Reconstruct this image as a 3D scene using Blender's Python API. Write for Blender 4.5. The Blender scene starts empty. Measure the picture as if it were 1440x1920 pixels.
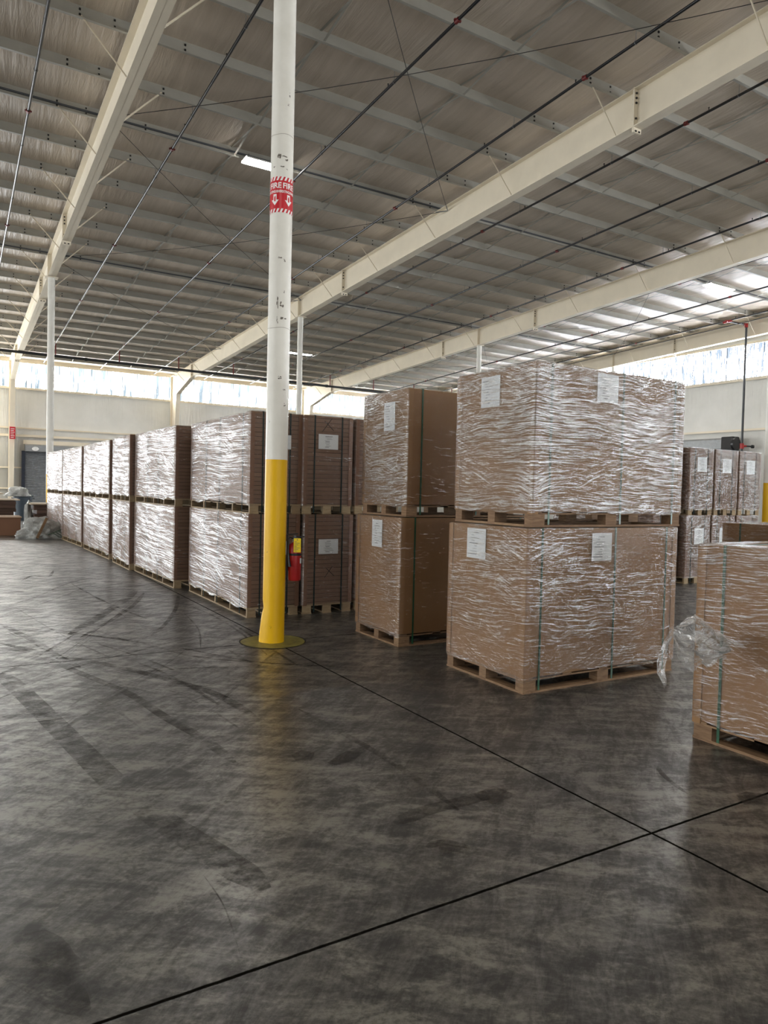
import bpy, bmesh, math, random
from mathutils import Vector, Matrix, noise
import numpy as np
random.seed(7)
sc = bpy.context.scene
col = sc.collection
PI = math.pi

# ------------------------------------------------------------------ camera
FPX = 1337.13
R_ = Vector((0.85640893, -0.51575577, 0.02365863))
D_ = Vector((0.00467804, -0.03807014, -0.99926412))
F_ = Vector((0.51627692, 0.85588939, -0.03019088))
CAM = Vector((0, 0, 1.6))
cam = bpy.data.cameras.new('camera'); co = bpy.data.objects.new('camera', cam); col.objects.link(co)
cam.sensor_fit = 'VERTICAL'; cam.sensor_height = 36; cam.lens = FPX / 1920 * 36
cam.clip_end = 300
m = Matrix((R_, -D_, -F_)).transposed().to_4x4(); m.translation = CAM
co.matrix_world = m
sc.camera = co
sc.view_settings.view_transform = 'Standard'; sc.view_settings.look = 'None'
sc.view_settings.gamma = 1; sc.view_settings.use_curve_mapping = False
sc.view_settings.exposure = 0.22
sc.cycles.use_denoising = True
sc.cycles.max_bounces = 8; sc.cycles.diffuse_bounces = 4; sc.cycles.glossy_bounces = 4
sc.cycles.transparent_max_bounces = 18
sc.cycles.sample_clamp_indirect = 6.0
# ------------------------------------------------------------------ light
WIN = 70.0         # daylight through the translucent clerestory panels
LAMP = 60.0        # LED fixtures
w = bpy.data.worlds.new('world'); sc.world = w; w.use_nodes = True
bg = w.node_tree.nodes['Background']; bg.inputs[0].default_value = (.6, .75, 1, 1); bg.inputs[1].default_value = 0.6

def area_light(name, loc, rot, sx, sy, power, colr=(1, .97, .92)):
    l = bpy.data.lights.new(name, 'AREA'); l.shape = 'RECTANGLE'; l.size = sx; l.size_y = sy
    l.energy = power; l.color = colr
    o = bpy.data.objects.new(name, l); o.location = loc; o.rotation_euler = rot; col.objects.link(o); return o
# added unseen area lights: daylight fill as from dock doors, plus bay fill lamps
area_light('daylight_fill', (-43.5, 6, 2.6), (0, -PI/2, 0), 5.0, 30.0, 4500, (.93, .97, 1))
area_light('daylight_fill', (-43.5, 32, 2.6), (0, -PI/2, 0), 5.0, 16.0, 3500, (.93, .97, 1))
area_light('daylight_fill', (-6.2, 47.4, 2.6), (-PI/2, 0, 0), 15.0, 4.8, 3000, (.93, .97, 1))
area_light('daylight_fill', (31.2, -17, 2.4), (0, PI/2, 0), 4.0, 18.0, 2800, (.93, .97, 1))
area_light('daylight_fill', (6, -33.5, 2.6), (PI/2, 0, 0), 30.0, 5.0, 1800, (.93, .97, 1))
for lx, ly in ((-12.2, 17.3), (-2.8, -2), (16, -2), (-2.8, 36.4), (6.6, -12), (25.2, -12)):
    area_light('bay_fill_light', (lx, ly, 10.17 - .0375 * (ly - 9.17) - .35), (0, 0, 0), 1.2, .4, 300 if ly < 0 else 460)  # fill lights added out of view, without fixtures

# ------------------------------------------------------------------ helpers
def hx(h, k=1.0):
    h = h.lstrip('#'); c = [int(h[i:i+2], 16) / 255 for i in (0, 2, 4)]
    return tuple((v / 12.92 if v <= .04045 else ((v + .055) / 1.055) ** 2.4) * k for v in c) + (1,)

class NT:
    def __init__(s, name):
        s.m = bpy.data.materials.new(name); s.m.use_nodes = True; s.t = s.m.node_tree; s.t.nodes.clear()
        s.out = s.n('ShaderNodeOutputMaterial')
    def n(s, typ, **k):
        x = s.t.nodes.new(typ)
        for a, b in k.items(): setattr(x, a, b)
        return x
    def l(s, a, b): s.t.links.new(a, b)
    def put(s, inp, v):
        if v is None: return
        if hasattr(v, 'is_linked') or isinstance(v, bpy.types.NodeSocket): s.l(v, inp)
        else: inp.default_value = v
    def math(s, op, a, b=None, c=None, clamp=False):
        x = s.n('ShaderNodeMath', operation=op, use_clamp=clamp)
        s.put(x.inputs[0], a); s.put(x.inputs[1], b); s.put(x.inputs[2], c); return x.outputs[0]
    def vec(s, x, y, z=0.0):
        c = s.n('ShaderNodeCombineXYZ'); s.put(c.inputs[0], x); s.put(c.inputs[1], y); s.put(c.inputs[2], z); return c.outputs[0]
    def obj(s):
        return s.n('ShaderNodeTexCoord').outputs['Object']
    def sep(s, v):
        x = s.n('ShaderNodeSeparateXYZ'); s.l(v, x.inputs[0]); return x.outputs
    def noise(s, v, scale=1.0, detail=2.0, rough=.5, dist=0.0):
        x = s.n('ShaderNodeTexNoise'); s.l(v, x.inputs['Vector'])
        x.inputs['Scale'].default_value = scale; x.inputs['Detail'].default_value = detail
        x.inputs['Roughness'].default_value = rough; x.inputs['Distortion'].default_value = dist
        return x.outputs[0]
    def map(s, v, scale=(1, 1, 1), rot=(0, 0, 0), loc=(0, 0, 0)):
        if any(rot):
            r = s.n('ShaderNodeMapping'); s.l(v, r.inputs[0]); r.inputs['Rotation'].default_value = rot; v = r.outputs[0]; rot = (0, 0, 0)
        x = s.n('ShaderNodeMapping'); s.l(v, x.inputs[0]); x.inputs['Scale'].default_value = scale
        x.inputs['Rotation'].default_value = rot; x.inputs['Location'].default_value = loc; return x.outputs[0]
    def ramp(s, f, pts):
        x = s.n('ShaderNodeValToRGB'); s.l(f, x.inputs[0]); e = x.color_ramp.elements
        while len(e) < len(pts): e.new(.5)
        for q, (p, c) in zip(e, pts):
            q.position = p; q.color = c if len(c) == 4 else tuple(c) + (1,)
        return x.outputs[0]
    def rng(s, v, a, b, c=0.0, d=1.0):
        x = s.n('ShaderNodeMapRange'); s.put(x.inputs[0], v)
        for i, q in enumerate((a, b, c, d)): x.inputs[i+1].default_value = q
        return x.outputs[0]
    def mix(s, f, a, b, blend='MIX'):
        x = s.n('ShaderNodeMix', data_type='RGBA', blend_type=blend)
        s.put(x.inputs[0], f); s.put(x.inputs[6], a); s.put(x.inputs[7], b); return x.outputs[2]
    def bump(s, h, strength=1.0, dist=.01):
        x = s.n('ShaderNodeBump'); x.inputs['Strength'].default_value = strength; x.inputs['Distance'].default_value = dist
        s.l(h, x.inputs['Height']); return x.outputs[0]
    def pbr(s, color, rough=.5, metal=0.0, spec=.5, normal=None, **kw):
        x = s.n('ShaderNodeBsdfPrincipled'); s.put(x.inputs['Base Color'], color); s.put(x.inputs['Roughness'], rough)
        x.inputs['Metallic'].default_value = metal; s.put(x.inputs['Specular IOR Level'], spec)
        if normal is not None: s.l(normal, x.inputs['Normal'])
        for k, v in kw.items(): s.put(x.inputs[k.replace('_', ' ')], v)
        s.l(x.outputs[0], s.out.inputs[0]); return x

def simple(name, c, rough=.5, metal=0.0, var=.12, scale=8, spec=.5):
    t = NT(name); o = t.obj(); f = t.noise(o, scale, 4, .6)
    c2 = tuple(v * (1 - var) for v in c[:3]) + (1,); c1 = tuple(min(1, v * (1 + var)) for v in c[:3]) + (1,)
    t.pbr(t.ramp(f, [(.3, c2), (.7, c1)]), rough, metal, spec); return t.m

class MB:
    def __init__(s): s.v = []; s.f = []; s.mi = []
    def add(s, vs, fs, mi=0):
        b = len(s.v); s.v += [tuple(p) for p in vs]; s.f += [tuple(b + i for i in q) for q in fs]; s.mi += [mi] * len(fs); return s
    def box(s, a, b, mi=0, mat=None):
        x0, y0, z0 = a; x1, y1, z1 = b
        vs = [(x0,y0,z0),(x1,y0,z0),(x1,y1,z0),(x0,y1,z0),(x0,y0,z1),(x1,y0,z1),(x1,y1,z1),(x0,y1,z1)]
        if mat is not None: vs = [tuple(mat @ Vector(p)) for p in vs]
        return s.add(vs, [(0,3,2,1),(4,5,6,7),(0,1,5,4),(1,2,6,5),(2,3,7,6),(3,0,4,7)], mi)
    def tube(s, pts, r, n=12, mi=0, caps=True):
        pts = [Vector(p) for p in pts]; k = len(pts); rr = r if isinstance(r, (list, tuple)) else [r] * k
        t0 = (pts[1] - pts[0]).normalized(); up = Vector((0, 0, 1)) if abs(t0.z) < .9 else Vector((1, 0, 0))
        u = t0.cross(up).normalized(); vs = []
        for i, p in enumerate(pts):
            t = (pts[min(i+1, k-1)] - pts[max(i-1, 0)]).normalized()
            u = (u - t * u.dot(t)).normalized(); w_ = t.cross(u)
            for j in range(n):
                a = 2 * PI * j / n; vs.append(tuple(p + (u * math.cos(a) + w_ * math.sin(a)) * rr[i]))
        fs = [(i*n+j, i*n+(j+1) % n, (i+1)*n+(j+1) % n, (i+1)*n+j) for i in range(k-1) for j in range(n)]
        if caps: fs += [tuple(range(n))[::-1], tuple((k-1)*n + j for j in range(n))]
        return s.add(vs, fs, mi)
    def prism(s, prof, axis, a, b, mi=0, closed=True):
        n = len(prof); vs = []
        for t in (a, b):
            for p, q in prof:
                vs.append((t, p, q) if axis == 'x' else ((p, t, q) if axis == 'y' else (p, q, t)))
        fs = [(i, (i+1) % n, n + (i+1) % n, n + i) for i in range(n if closed else n-1)]
        if closed: fs += [tuple(range(n))[::-1], tuple(range(n, 2*n))]
        return s.add(vs, fs, mi)
    def sheet(s, grid, mi=0):
        h = len(grid); w_ = len(grid[0]); vs = [p for row in grid for p in row]
        return s.add(vs, [(i*w_+j, i*w_+j+1, (i+1)*w_+j+1, (i+1)*w_+j) for i in range(h-1) for j in range(w_-1)], mi)
    def build(s, name, mats, parent=None, smooth=False, loc=None, rz=0, bevel=0, fix=True):
        me = bpy.data.meshes.new(name); me.from_pydata(s.v, [], s.f)
        for q in (mats if isinstance(mats, (list, tuple)) else [mats]): me.materials.append(q)
        me.polygons.foreach_set('material_index', s.mi)
        if fix:
            bm = bmesh.new(); bm.from_mesh(me); bmesh.ops.recalc_face_normals(bm, faces=bm.faces); bm.to_mesh(me); bm.free()
        if smooth:
            me.polygons.foreach_set('use_smooth', [True] * len(me.polygons))
            if smooth != 'all':
                try: me.set_sharp_from_angle(angle=math.radians(40))
                except Exception: pass
        me.update()
        o = bpy.data.objects.new(name, me); col.objects.link(o)
        if parent is not None: o.parent = parent
        if loc: o.location = loc
        if rz: o.rotation_euler = (0, 0, rz)
        if bevel:
            bv = o.modifiers.new('bevel', 'BEVEL'); bv.width = bevel; bv.segments = 2; bv.limit_method = 'ANGLE'
        return o

def tag(o, label=None, cat=None, group=None, kind=None):
    if label: o['label'] = label
    if cat: o['category'] = cat
    if group: o['group'] = group
    if kind: o['kind'] = kind
    return o
def empty(name, loc=(0, 0, 0), rz=0, **k):
    o = bpy.data.objects.new(name, None); col.objects.link(o); o.location = loc; o.rotation_euler = (0, 0, rz)
    o.empty_display_size = .1
    return tag(o, **k)
def lab(o, l): o['label'] = l; return o
def ray(x, y): return F_ + R_ * ((x - 720) / FPX) + D_ * ((y - 960) / FPX)
def on_floor(x, y, z=0.0):
    r = ray(x, y); t = (z - 1.6) / r.z; return CAM + r * t

# ------------------------------------------------------------------ dimensions
XR = [2.85, 12.25, 21.65, 31.05]         # rafter lines
YW, XE, XW_, YS = 47.8, 31.62, -44.0, -34.0
YC = [6.9, 27.36]
def ztop(y): return 10.17 - .0375 * (y - 9.17)      # top of rafter = underside of purlins
PH = .235

# ------------------------------------------------------------------ materials
def mat_floor():
    t = NT('polished_concrete'); o = t.obj(); X, Y, Z = t.sep(o)
    big = t.noise(t.map(o, (.35, .35, 1)), 1, 5, .6)
    d1 = t.noise(t.map(o, (9, 1.5, 1), (0, 0, math.radians(-49))), 1, 9, .76, .5)
    d2 = t.noise(t.map(o, (1.5, 10, 1), (0, 0, math.radians(17))), 1.3, 8, .74, .4)
    blot = t.noise(t.map(o, (1.5, 2.6, 1), (0, 0, .5)), 1.3, 9, .70, 1.6)
    fine = t.noise(o, 38, 5, .7)
    m = t.math('ADD', t.math('MULTIPLY', d1, .44), t.math('ADD', t.math('MULTIPLY', d2, .26), t.math('MULTIPLY', blot, .47)))
    m = t.math('ADD', m, t.math('MULTIPLY', t.math('SUBTRACT', fine, .5), .30))
    m = t.math('ADD', m, t.math('MULTIPLY', t.math('SUBTRACT', big, .5), .25))
    c = t.ramp(m, [(.49, hx('100f0d')), (.55, hx('201e1a')), (.60, hx('34322c')), (.66, hx('605e54'))])
    # fine dark scratches
    sc1 = t.noise(t.map(o, (1.0, 26, 1), (0, 0, math.radians(62))), 1.4, 4, .6)
    sc2 = t.noise(t.map(o, (1.2, 30, 1), (0, 0, math.radians(20))), 1.2, 4, .6)
    s1 = t.rng(t.math('MAXIMUM', sc1, sc2), .64, .72)
    c = t.mix(t.math('MULTIPLY', s1, .3), c, hx('2a2723'))
    # saw-cut joints on the grid
    def line(v, p, wd):
        return t.rng(t.math('ABSOLUTE', t.math('SUBTRACT', v, p)), wd * .6, wd * 1.15, 1, 0)
    wob = t.math('MULTIPLY', t.math('SUBTRACT', t.noise(o, 14, 3), .5), .006)
    xs = t.math('ADD', X, wob); ys = t.math('ADD', Y, wob)
    j = None
    for v, p in [(xs, XR[0]), (ys, 2.19), (ys, 6.9), (ys, 11.6), (ys, 16.4), (xs, 7.55), (xs, XR[1]), (xs, -1.85), (xs, 16.9), (ys, 21.5)]:
        q = line(v, p, .009); j = q if j is None else t.math('MAXIMUM', j, q)
    c = t.mix(t.math('MULTIPLY', j, .93), c, hx('0c0b09'))
    gl_ = t.noise(t.map(o, (2.2, 7, 1), (0, 0, math.radians(-40))), 1.4, 7, .75, .5)
    rg = t.math('ADD', t.rng(m, .50, .66, .50, .38), t.rng(gl_, .4, .6, .12, -.03))
    rg = t.math('ADD', rg, t.math('MULTIPLY', j, .5))
    rg = t.math('ADD', rg, t.math('MULTIPLY', t.math('SUBTRACT', fine, .5), .12))
    h = t.math('SUBTRACT', t.math('ADD', t.math('MULTIPLY', d1, .5), t.math('MULTIPLY', d2, .5)), t.math('MULTIPLY', j, 1.5))
    sp = t.math('MULTIPLY', t.rng(t.math('ADD', t.math('MULTIPLY', gl_, .5), t.math('MULTIPLY', m, .5)), .47, .62, .35, 1.0), t.math('SUBTRACT', 1, j))
    x = t.pbr(c, rg, 0, sp, t.bump(h, .25, .004)); cw = t.rng(t.math('ADD', t.math('MULTIPLY', gl_, .4), t.math('MULTIPLY', m, .6)), .52, .62, .35, .85)
    t.put(x.inputs['Coat Weight'], t.math('MULTIPLY', cw, t.math('SUBTRACT', 1, j))); x.inputs['Coat Roughness'].default_value = .29; x.inputs['Coat IOR'].default_value = 1.75; x.inputs['IOR'].default_value = 1.9; return t.m

def mat_ceiling():
    t = NT('vinyl_insulation'); o = t.obj()
    a = t.noise(t.map(o, (5, .36, 1), (0, 0, .04)), 1, 5, .65, .5)
    b = t.noise(t.map(o, (22, .8, 1), (0, 0, -.05)), 1, 4, .6, .3)
    h = t.math('ADD', t.math('MULTIPLY', a, 1.0), t.math('MULTIPLY', b, .16))
    c = t.ramp(a, [(.3, hx('c9bcab')), (.7, hx('dfd2c2'))])
    t.pbr(c, .38, 0, .5, t.bump(h, 1.0, .032)); return t.m

def mat_wallfacing():
    t = NT('white_wall_facing'); o = t.obj()
    a = t.noise(t.map(o, (5, 5, .35)), 1, 5, .6, .6)
    X, Y, Z = t.sep(o)
    mask = t.noise(t.map(o, (.25, .25, .3)), 1, 2)
    c = t.ramp(t.noise(t.map(o, (.5, .5, .5)), 1, 5, .6), [(.3, hx('e0dfd8')), (.7, hx('efeee8'))])
    height_tone = t.rng(Z, 2.0, 4.9, .42, 1)  # facing turns greyer towards the bottom
    c = t.mix(t.math('SUBTRACT', 1, height_tone), c, hx('86847c'))
    t.pbr(c, .42, 0, .4, t.bump(t.math('MULTIPLY', a, t.rng(mask, .35, .6)), 1.0, .07)); return t.m

def mat_panel(name, axis, seed, base, hi, strength):
    # translucent fibreglass sheets lit by the daylight outside
    t = NT(name); o = t.obj(); X, Y, Z = t.sep(o); u = X if axis == 'x' else Y
    a = t.noise(t.vec(t.math('MULTIPLY', u, 3.4), t.math('MULTIPLY', Z, .25), seed), 1, 3, .6)
    f = t.noise(t.vec(t.math('MULTIPLY', u, 22), t.math('MULTIPLY', Z, 1.2), seed), 1, 4, .7)
    rib = t.math('ABSOLUTE', t.math('SUBTRACT', t.math('FRACT', t.math('MULTIPLY', u, 1 / .305)), .5))
    rb = t.rng(rib, .45, .495, 1, .30)
    seam = t.math('ABSOLUTE', t.math('SUBTRACT', t.math('FRACT', t.math('MULTIPLY', u, 1 / .915)), .5))
    sm = t.rng(seam, .478, .494, 1, .10)
    topz = t.math('ADD', Z, t.math('MULTIPLY', t.noise(t.vec(t.math('MULTIPLY', u, 2.5), 0, seed), 1, 2), .5))
    tp = t.rng(topz, 8.2, 8.6, 0, 1) if axis == 'x' else 0.0
    m = t.math('ADD', t.math('MULTIPLY', a, .75 if axis == 'x' else .35), t.math('MULTIPLY', f, .35 if axis == 'x' else .70))
    lo = .011 if axis == 'x' else .008
    c = t.ramp(m, [(.49 if axis == 'x' else .45, tuple(v * lo for v in base[:3]) + (1,)), (.57 if axis == 'x' else .54, tuple(v * (.09 if axis == 'x' else .008) for v in hi[:3]) + (1,)), (.64, hi)])
    if axis == 'x': c = t.mix(t.math('MULTIPLY', tp, .8), c, tuple(v * .017 for v in base[:3]) + (1,))
    e = t.n('ShaderNodeEmission'); t.l(c, e.inputs[0])
    t.put(e.inputs[1], t.math('MULTIPLY', t.math('MULTIPLY', rb, sm), strength))
    t.l(e.outputs[0], t.out.inputs[0]); return t.m

def mat_card(name, c1, c2, layers=0.0, rough=.62):
    t = NT(name); o = t.obj(); X, Y, Z = t.sep(o)
    oi = t.n('ShaderNodeObjectInfo').outputs['Random']
    a = t.noise(t.map(o, (3, 3, 1.2)), 1, 4, .6); fl = t.noise(t.map(o, (1, 1, 60)), 1.5, 3, .6)
    c = t.mix(t.math('ADD', t.math('MULTIPLY', a, .8), t.math('MULTIPLY', fl, .25)), c1, c2)
    n = None
    if layers:
        wv = t.math('ADD', Z, t.math('MULTIPLY', t.noise(t.vec(t.math('MULTIPLY', t.math('ADD', X, Y), .9), t.math('MULTIPLY', Z, 3)), 1, 2), .02))
        fr = t.math('FRACT', t.math('ADD', t.math('MULTIPLY', wv, 1 / layers), t.math('MULTIPLY', oi, 7)))
        g = t.math('ABSOLUTE', t.math('SUBTRACT', fr, .5))
        ln = t.rng(g, .43, .49)
        ids = t.math('FLOOR', t.math('ADD', t.math('MULTIPLY', wv, 1 / layers), t.math('MULTIPLY', oi, 7)))
        wn = t.n('ShaderNodeTexWhiteNoise', noise_dimensions='1D'); t.l(ids, wn.inputs['W'])
        c = t.mix(t.math('MULTIPLY', wn.outputs[0], .35), c, tuple(v * .6 for v in c1[:3]) + (1,))
        # seam is broken up along its length
        brk = t.rng(t.noise(t.vec(t.math('MULTIPLY', t.math('ADD', X, Y), 4), t.math('MULTIPLY', ids, 3.1)), 1, 1), .35, .5, .35, 1)
        c = t.mix(t.math('MULTIPLY', t.math('MULTIPLY', ln, brk), .95), c, hx('1c1310'))
        n = t.bump(t.math('SUBTRACT', wn.outputs[0], t.math('MULTIPLY', ln, 2)), .5, .006)
    t.pbr(c, rough, 0, .3, n); return t.m

def mat_film(name, fres=.4, base=.04, ridge_f=.75, haze=(.01, .12), slope=.05, bumpd=.018, rough=.13, vs=115.0, us=5.0, thr=(.50, .60), u3=4.0, fw=.35, tint=(.96, .95, .93, 1)):
    # clear stretch film: see-through where it lies flat, glossy where it is pulled into fine wrinkles
    t = NT(name); o = t.obj(); X, Y, Z = t.sep(o)
    oi = t.n('ShaderNodeObjectInfo').outputs['Random']; k = t.math('MULTIPLY', oi, 37.0)
    u = t.math('ADD', X, Y)
    low = t.noise(t.vec(t.math('MULTIPLY', u, .9), t.math('MULTIPLY', Z, 1.6), k), 1, 3)
    low2 = t.noise(t.vec(t.math('MULTIPLY', u, 2.2), t.math('MULTIPLY', Z, 2.6), t.math('ADD', k, 9.0)), 1, 3)
    v = t.math('ADD', Z, t.math('MULTIPLY', u, slope))
    v = t.math('ADD', v, t.math('MULTIPLY', low, .16))
    v = t.math('ADD', v, t.math('MULTIPLY', low2, .05))
    n1 = t.noise(t.vec(t.math('MULTIPLY', u, us), t.math('MULTIPLY', v, vs), k), 1, 5, .66, .25)
    v2 = t.math('SUBTRACT', Z, t.math('MULTIPLY', u, .38))
    n2 = t.noise(t.vec(t.math('MULTIPLY', u, us), t.math('MULTIPLY', v2, vs * .7), t.math('ADD', k, 4.0)), 1, 4, .6)
    mk = t.rng(low2, .46, .60)
    n3 = t.noise(t.vec(t.math('MULTIPLY', u, us * u3), t.math('MULTIPLY', v, vs * 1.6), t.math('ADD', k, 2.0)), 1, 4, .65)
    nm = t.math('ADD', t.math('MULTIPLY', n1, t.math('SUBTRACT', 1, t.math('MULTIPLY', mk, .5))), t.math('MULTIPLY', t.math('MULTIPLY', n2, mk), .5))
    h = t.math('ADD', t.math('MULTIPLY', nm, .65), t.math('MULTIPLY', n3, .35))
    area = t.rng(low, .36, .56, .04, -.01)        # thresholds rise where the film lies flat
    ridge = t.math('SUBTRACT', h, area)
    ridge = t.rng(ridge, thr[0], thr[1])
    nb = t.bump(h, 1.0, bumpd)
    tr = t.n('ShaderNodeBsdfTransparent'); tr.inputs[0].default_value = tint
    df = t.n('ShaderNodeBsdfDiffuse'); df.inputs[0].default_value = (.86, .86, .86, 1); t.l(nb, df.inputs['Normal'])
    m1 = t.n('ShaderNodeMixShader'); t.put(m1.inputs[0], t.rng(ridge, 0, 1, *haze)); t.l(tr.outputs[0], m1.inputs[1]); t.l(df.outputs[0], m1.inputs[2])
    gl = t.n('ShaderNodeBsdfGlossy'); gl.inputs['Roughness'].default_value = rough; gl.inputs[0].default_value = (1, 1, 1, 1); t.l(nb, gl.inputs['Normal'])
    lw = t.n('ShaderNodeLayerWeight'); lw.inputs[0].default_value = fres
    f = t.math('ADD', t.math('MULTIPLY', lw.outputs['Fresnel'], fw), t.math('ADD', t.math('MULTIPLY', ridge, ridge_f), base), clamp=True)
    m2 = t.n('ShaderNodeMixShader'); t.l(f, m2.inputs[0]); t.l(m1.outputs[0], m2.inputs[1]); t.l(gl.outputs[0], m2.inputs[2])
    t.l(m2.outputs[0], t.out.inputs[0]); return t.m

def mat_wood(name, c1, c2):
    t = NT(name); o = t.obj(); oi = t.n('ShaderNodeObjectInfo').outputs['Random']
    X, Y, Z = t.sep(o)
    g = t.noise(t.vec(t.math('MULTIPLY', X, 6), t.math('MULTIPLY', Y, 6), t.math('ADD', t.math('MULTIPLY', Z, 70), t.math('MULTIPLY', oi, 50))), 1, 5, .65, 1.2)
    c = t.ramp(g, [(.3, c1), (.62, c2)])
    c = t.mix(t.math('MULTIPLY', oi, .45), c, hx('5d4434'))
    t.pbr(c, .7, 0, .25, t.bump(g, .3, .003)); return t.m

M = {}
M['floor'] = mat_floor()
M['ceil'] = mat_ceiling()
M['wall'] = mat_wallfacing()
M['panelA'] = mat_panel('translucent_panel', 'x', 3.0, hx('cfe5f4'), hx('fdfdf8'), WIN)
M['panelB'] = mat_panel('translucent_panel', 'y', 8.0, hx('c2d9f2'), hx('f2f7ff'), WIN * 1.6)
M['panelW'] = mat_panel('translucent_panel', 'y', 5.0, hx('c2d9f2'), hx('f2f7ff'), WIN * .62)
M['purlin'] = simple('galvanized_purlin', hx('a9a69c'), .5, 0, .06, 2.5)
M['bolt'] = simple('dark_bolt', hx('1d1c1b'), .6)
M['cream'] = simple('cream_paint', hx('ece1cb'), .38, 0, .04, 1.5)
M['white_col'] = None
M['black'] = simple('black_pipe_paint', hx('17181b'), .28, 0, .2, 5)
M['red'] = simple('red_paint', hx('a01c1c'), .4)
M['dkred'] = simple('dark_red_coupling', hx('6e1d1b'), .5)
M['grey'] = simple('grey_metal', hx('8d8f90'), .4, .3)
M['dkgrey'] = simple('dark_grey_metal', hx('54575b'), .45, .2)
M['curtain'] = simple('door_curtain', hx('85888c'), .5)
M['cable'] = simple('steel_cable', hx('3a3836'), .5, .4)
M['strap'] = simple('green_strap', hx('17492f'), .3, 0, .2, 20)
M['dkstrap'] = simple('dark_strap', hx('1d2b2a'), .75, 0, .2, 20, .15)
M['card'] = mat_card('tan_carton', hx('7f5d3b'), hx('93704a'))
M['sheets'] = mat_card('brown_sheet_stack', hx('6e5445'), hx('8c6f5b'), .0545)
M['edge'] = mat_card('corner_board_card', hx('866341'), hx('99764f'))
M['edged'] = mat_card('corner_board_card', hx('725240'), hx('82604a'))
M['darkcard'] = mat_card('dark_sheet_stack', hx('57433a'), hx('6e574a'), .11)
M['film'] = mat_film('stretch_film')
M['filmrow'] = mat_film('stretch_film', fres=.5, base=.012, ridge_f=.26, fw=.05, haze=(.05, .34), slope=-.03, bumpd=.014, rough=.2, vs=72, us=1.1, thr=(.48, .555), u3=2.6)
M['filmfar'] = mat_film('stretch_film', fres=.5, base=.012, ridge_f=.22, fw=.04, haze=(.05, .34), slope=-.04, bumpd=.02, rough=.2, vs=34, us=.9, thr=(.48, .555), u3=2.6)
M['filmdense'] = mat_film('stretch_film', fres=.45, base=.07, ridge_f=.8, haze=(.02, .16), slope=.03, bumpd=.018, rough=.13, vs=115, us=4.5, thr=(.465, .56))
M['filmflat'] = mat_film('stretch_film', fres=.25, base=.02, ridge_f=.45, haze=(.0, .06), slope=.05, bumpd=.012, rough=.15, vs=60, us=5, thr=(.57, .64))
M['loose'] = mat_film('loose_film', fres=.5, base=.08, ridge_f=.8, haze=(.12, .8), bumpd=.04, rough=.15, vs=14, us=45, thr=(.47, .55))
M['wood'] = mat_wood('pallet_wood', hx('6c533e'), hx('967a5c'))
M['woodpale'] = mat_wood('pallet_wood', hx('8f7c60'), hx('b09c7c'))
M['paper'] = simple('white_paper', hx('d6dadd'), .6, 0, .03, 3)
M['ink'] = simple('printed_ink', hx('55585e'), .7)
M['marker'] = simple('black_marker', hx('1a1412'), .7)
M['yellow'] = simple('yellow_paint', hx('e0b400'), .33, 0, .10, 3)
M['lampoff'] = simple('lamp_body', hx('d8d8d4'), .4)
def emis(name, c, s):
    t = NT(name); e = t.n('ShaderNodeEmission'); e.inputs[0].default_value = c; e.inputs[1].default_value = s
    t.l(e.outputs[0], t.out.inputs[0]); return t.m
M['led'] = emis('led_diffuser', (1, .97, .93, 1), LAMP)

def mat_column():
    t = NT('column_paint'); o = t.obj(); X, Y, Z = t.sep(o)
    base = t.ramp(t.noise(o, 5, 4, .6), [(.3, hx('e0ddd3')), (.7, hx('e9e6dd'))])
    mk = t.noise(t.vec(t.math('MULTIPLY', X, 9), t.math('MULTIPLY', Y, 9), t.math('MULTIPLY', Z, 3.2)), 1.6, 5, .75)
    base = t.mix(t.math('MULTIPLY', t.rng(mk, .70, .735), .75), base, hx('6f675c'))
    yel = t.ramp(t.noise(t.map(o, (2, 2, 1.5)), 1, 4, .6), [(.3, hx('e6b206')), (.7, hx('edbb0a'))])
    mk2 = t.noise(t.map(o, (18, 18, 6)), 1, 5, .7)
    yel = t.mix(t.math('MULTIPLY', t.rng(mk2, .68, .72), .7), yel, hx('4a3a14'))
    f = t.math('LESS_THAN', Z, 1.89)
    t.pbr(t.mix(f, base, yel), .45, 0, .4); return t.m
M['column'] = mat_column()

# ------------------------------------------------------------------ shell
fl = MB().sheet([[(x, y, 0) for x in (XW_, XE)] for y in (YS, YW)]).build('floor', M['floor'], fix=False); tag(fl, kind='structure')
PY = [9.17 + 1.675 * k for k in range(-6, 23)]
PY = [y for y in PY if y < 46.6]
grid = []; ys = [YS]
y = YS
allp = [9.17 + 1.675 * k for k in range(-26, 24)]
prof = []
for k, p in enumerate(allp[:-1]):
    for j in range(5):
        tt = j / 5; yy = p + 1.675 * tt; prof.append((yy, ztop(yy) + PH - .045 * math.sin(PI * tt)))
prof.append((YW + .4, ztop(YW + .4) + PH))
ce = MB().sheet([[(x, a, b) for x in (XW_, -10, 10, XE + .3)] for a, b in prof]).build('ceiling', M['ceil'], smooth='all'); tag(ce, kind='structure')
MB().box((XW_, YS - .3, ztop(YS) + PH + .1), (XE, YS, 0)).build('wall_south', M['wall'])
tag(bpy.data.objects['wall_south'], kind='structure')
ww = MB().box((XW_ - .3, YS, 0), (XW_, YW, 13)).build('wall_west', M['wall']); tag(ww, kind='structure')
wn = empty('wall_north', (0, YW, 0), kind='structure')
MB().box((XW_, 0, 0), (XE, .15, 7.24)).build('facing', M['wall'], wn)
MB().box((XW_, 0, 8.70), (XE, .15, 9.1)).build('eave_trim', M['cream'], wn)
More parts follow.
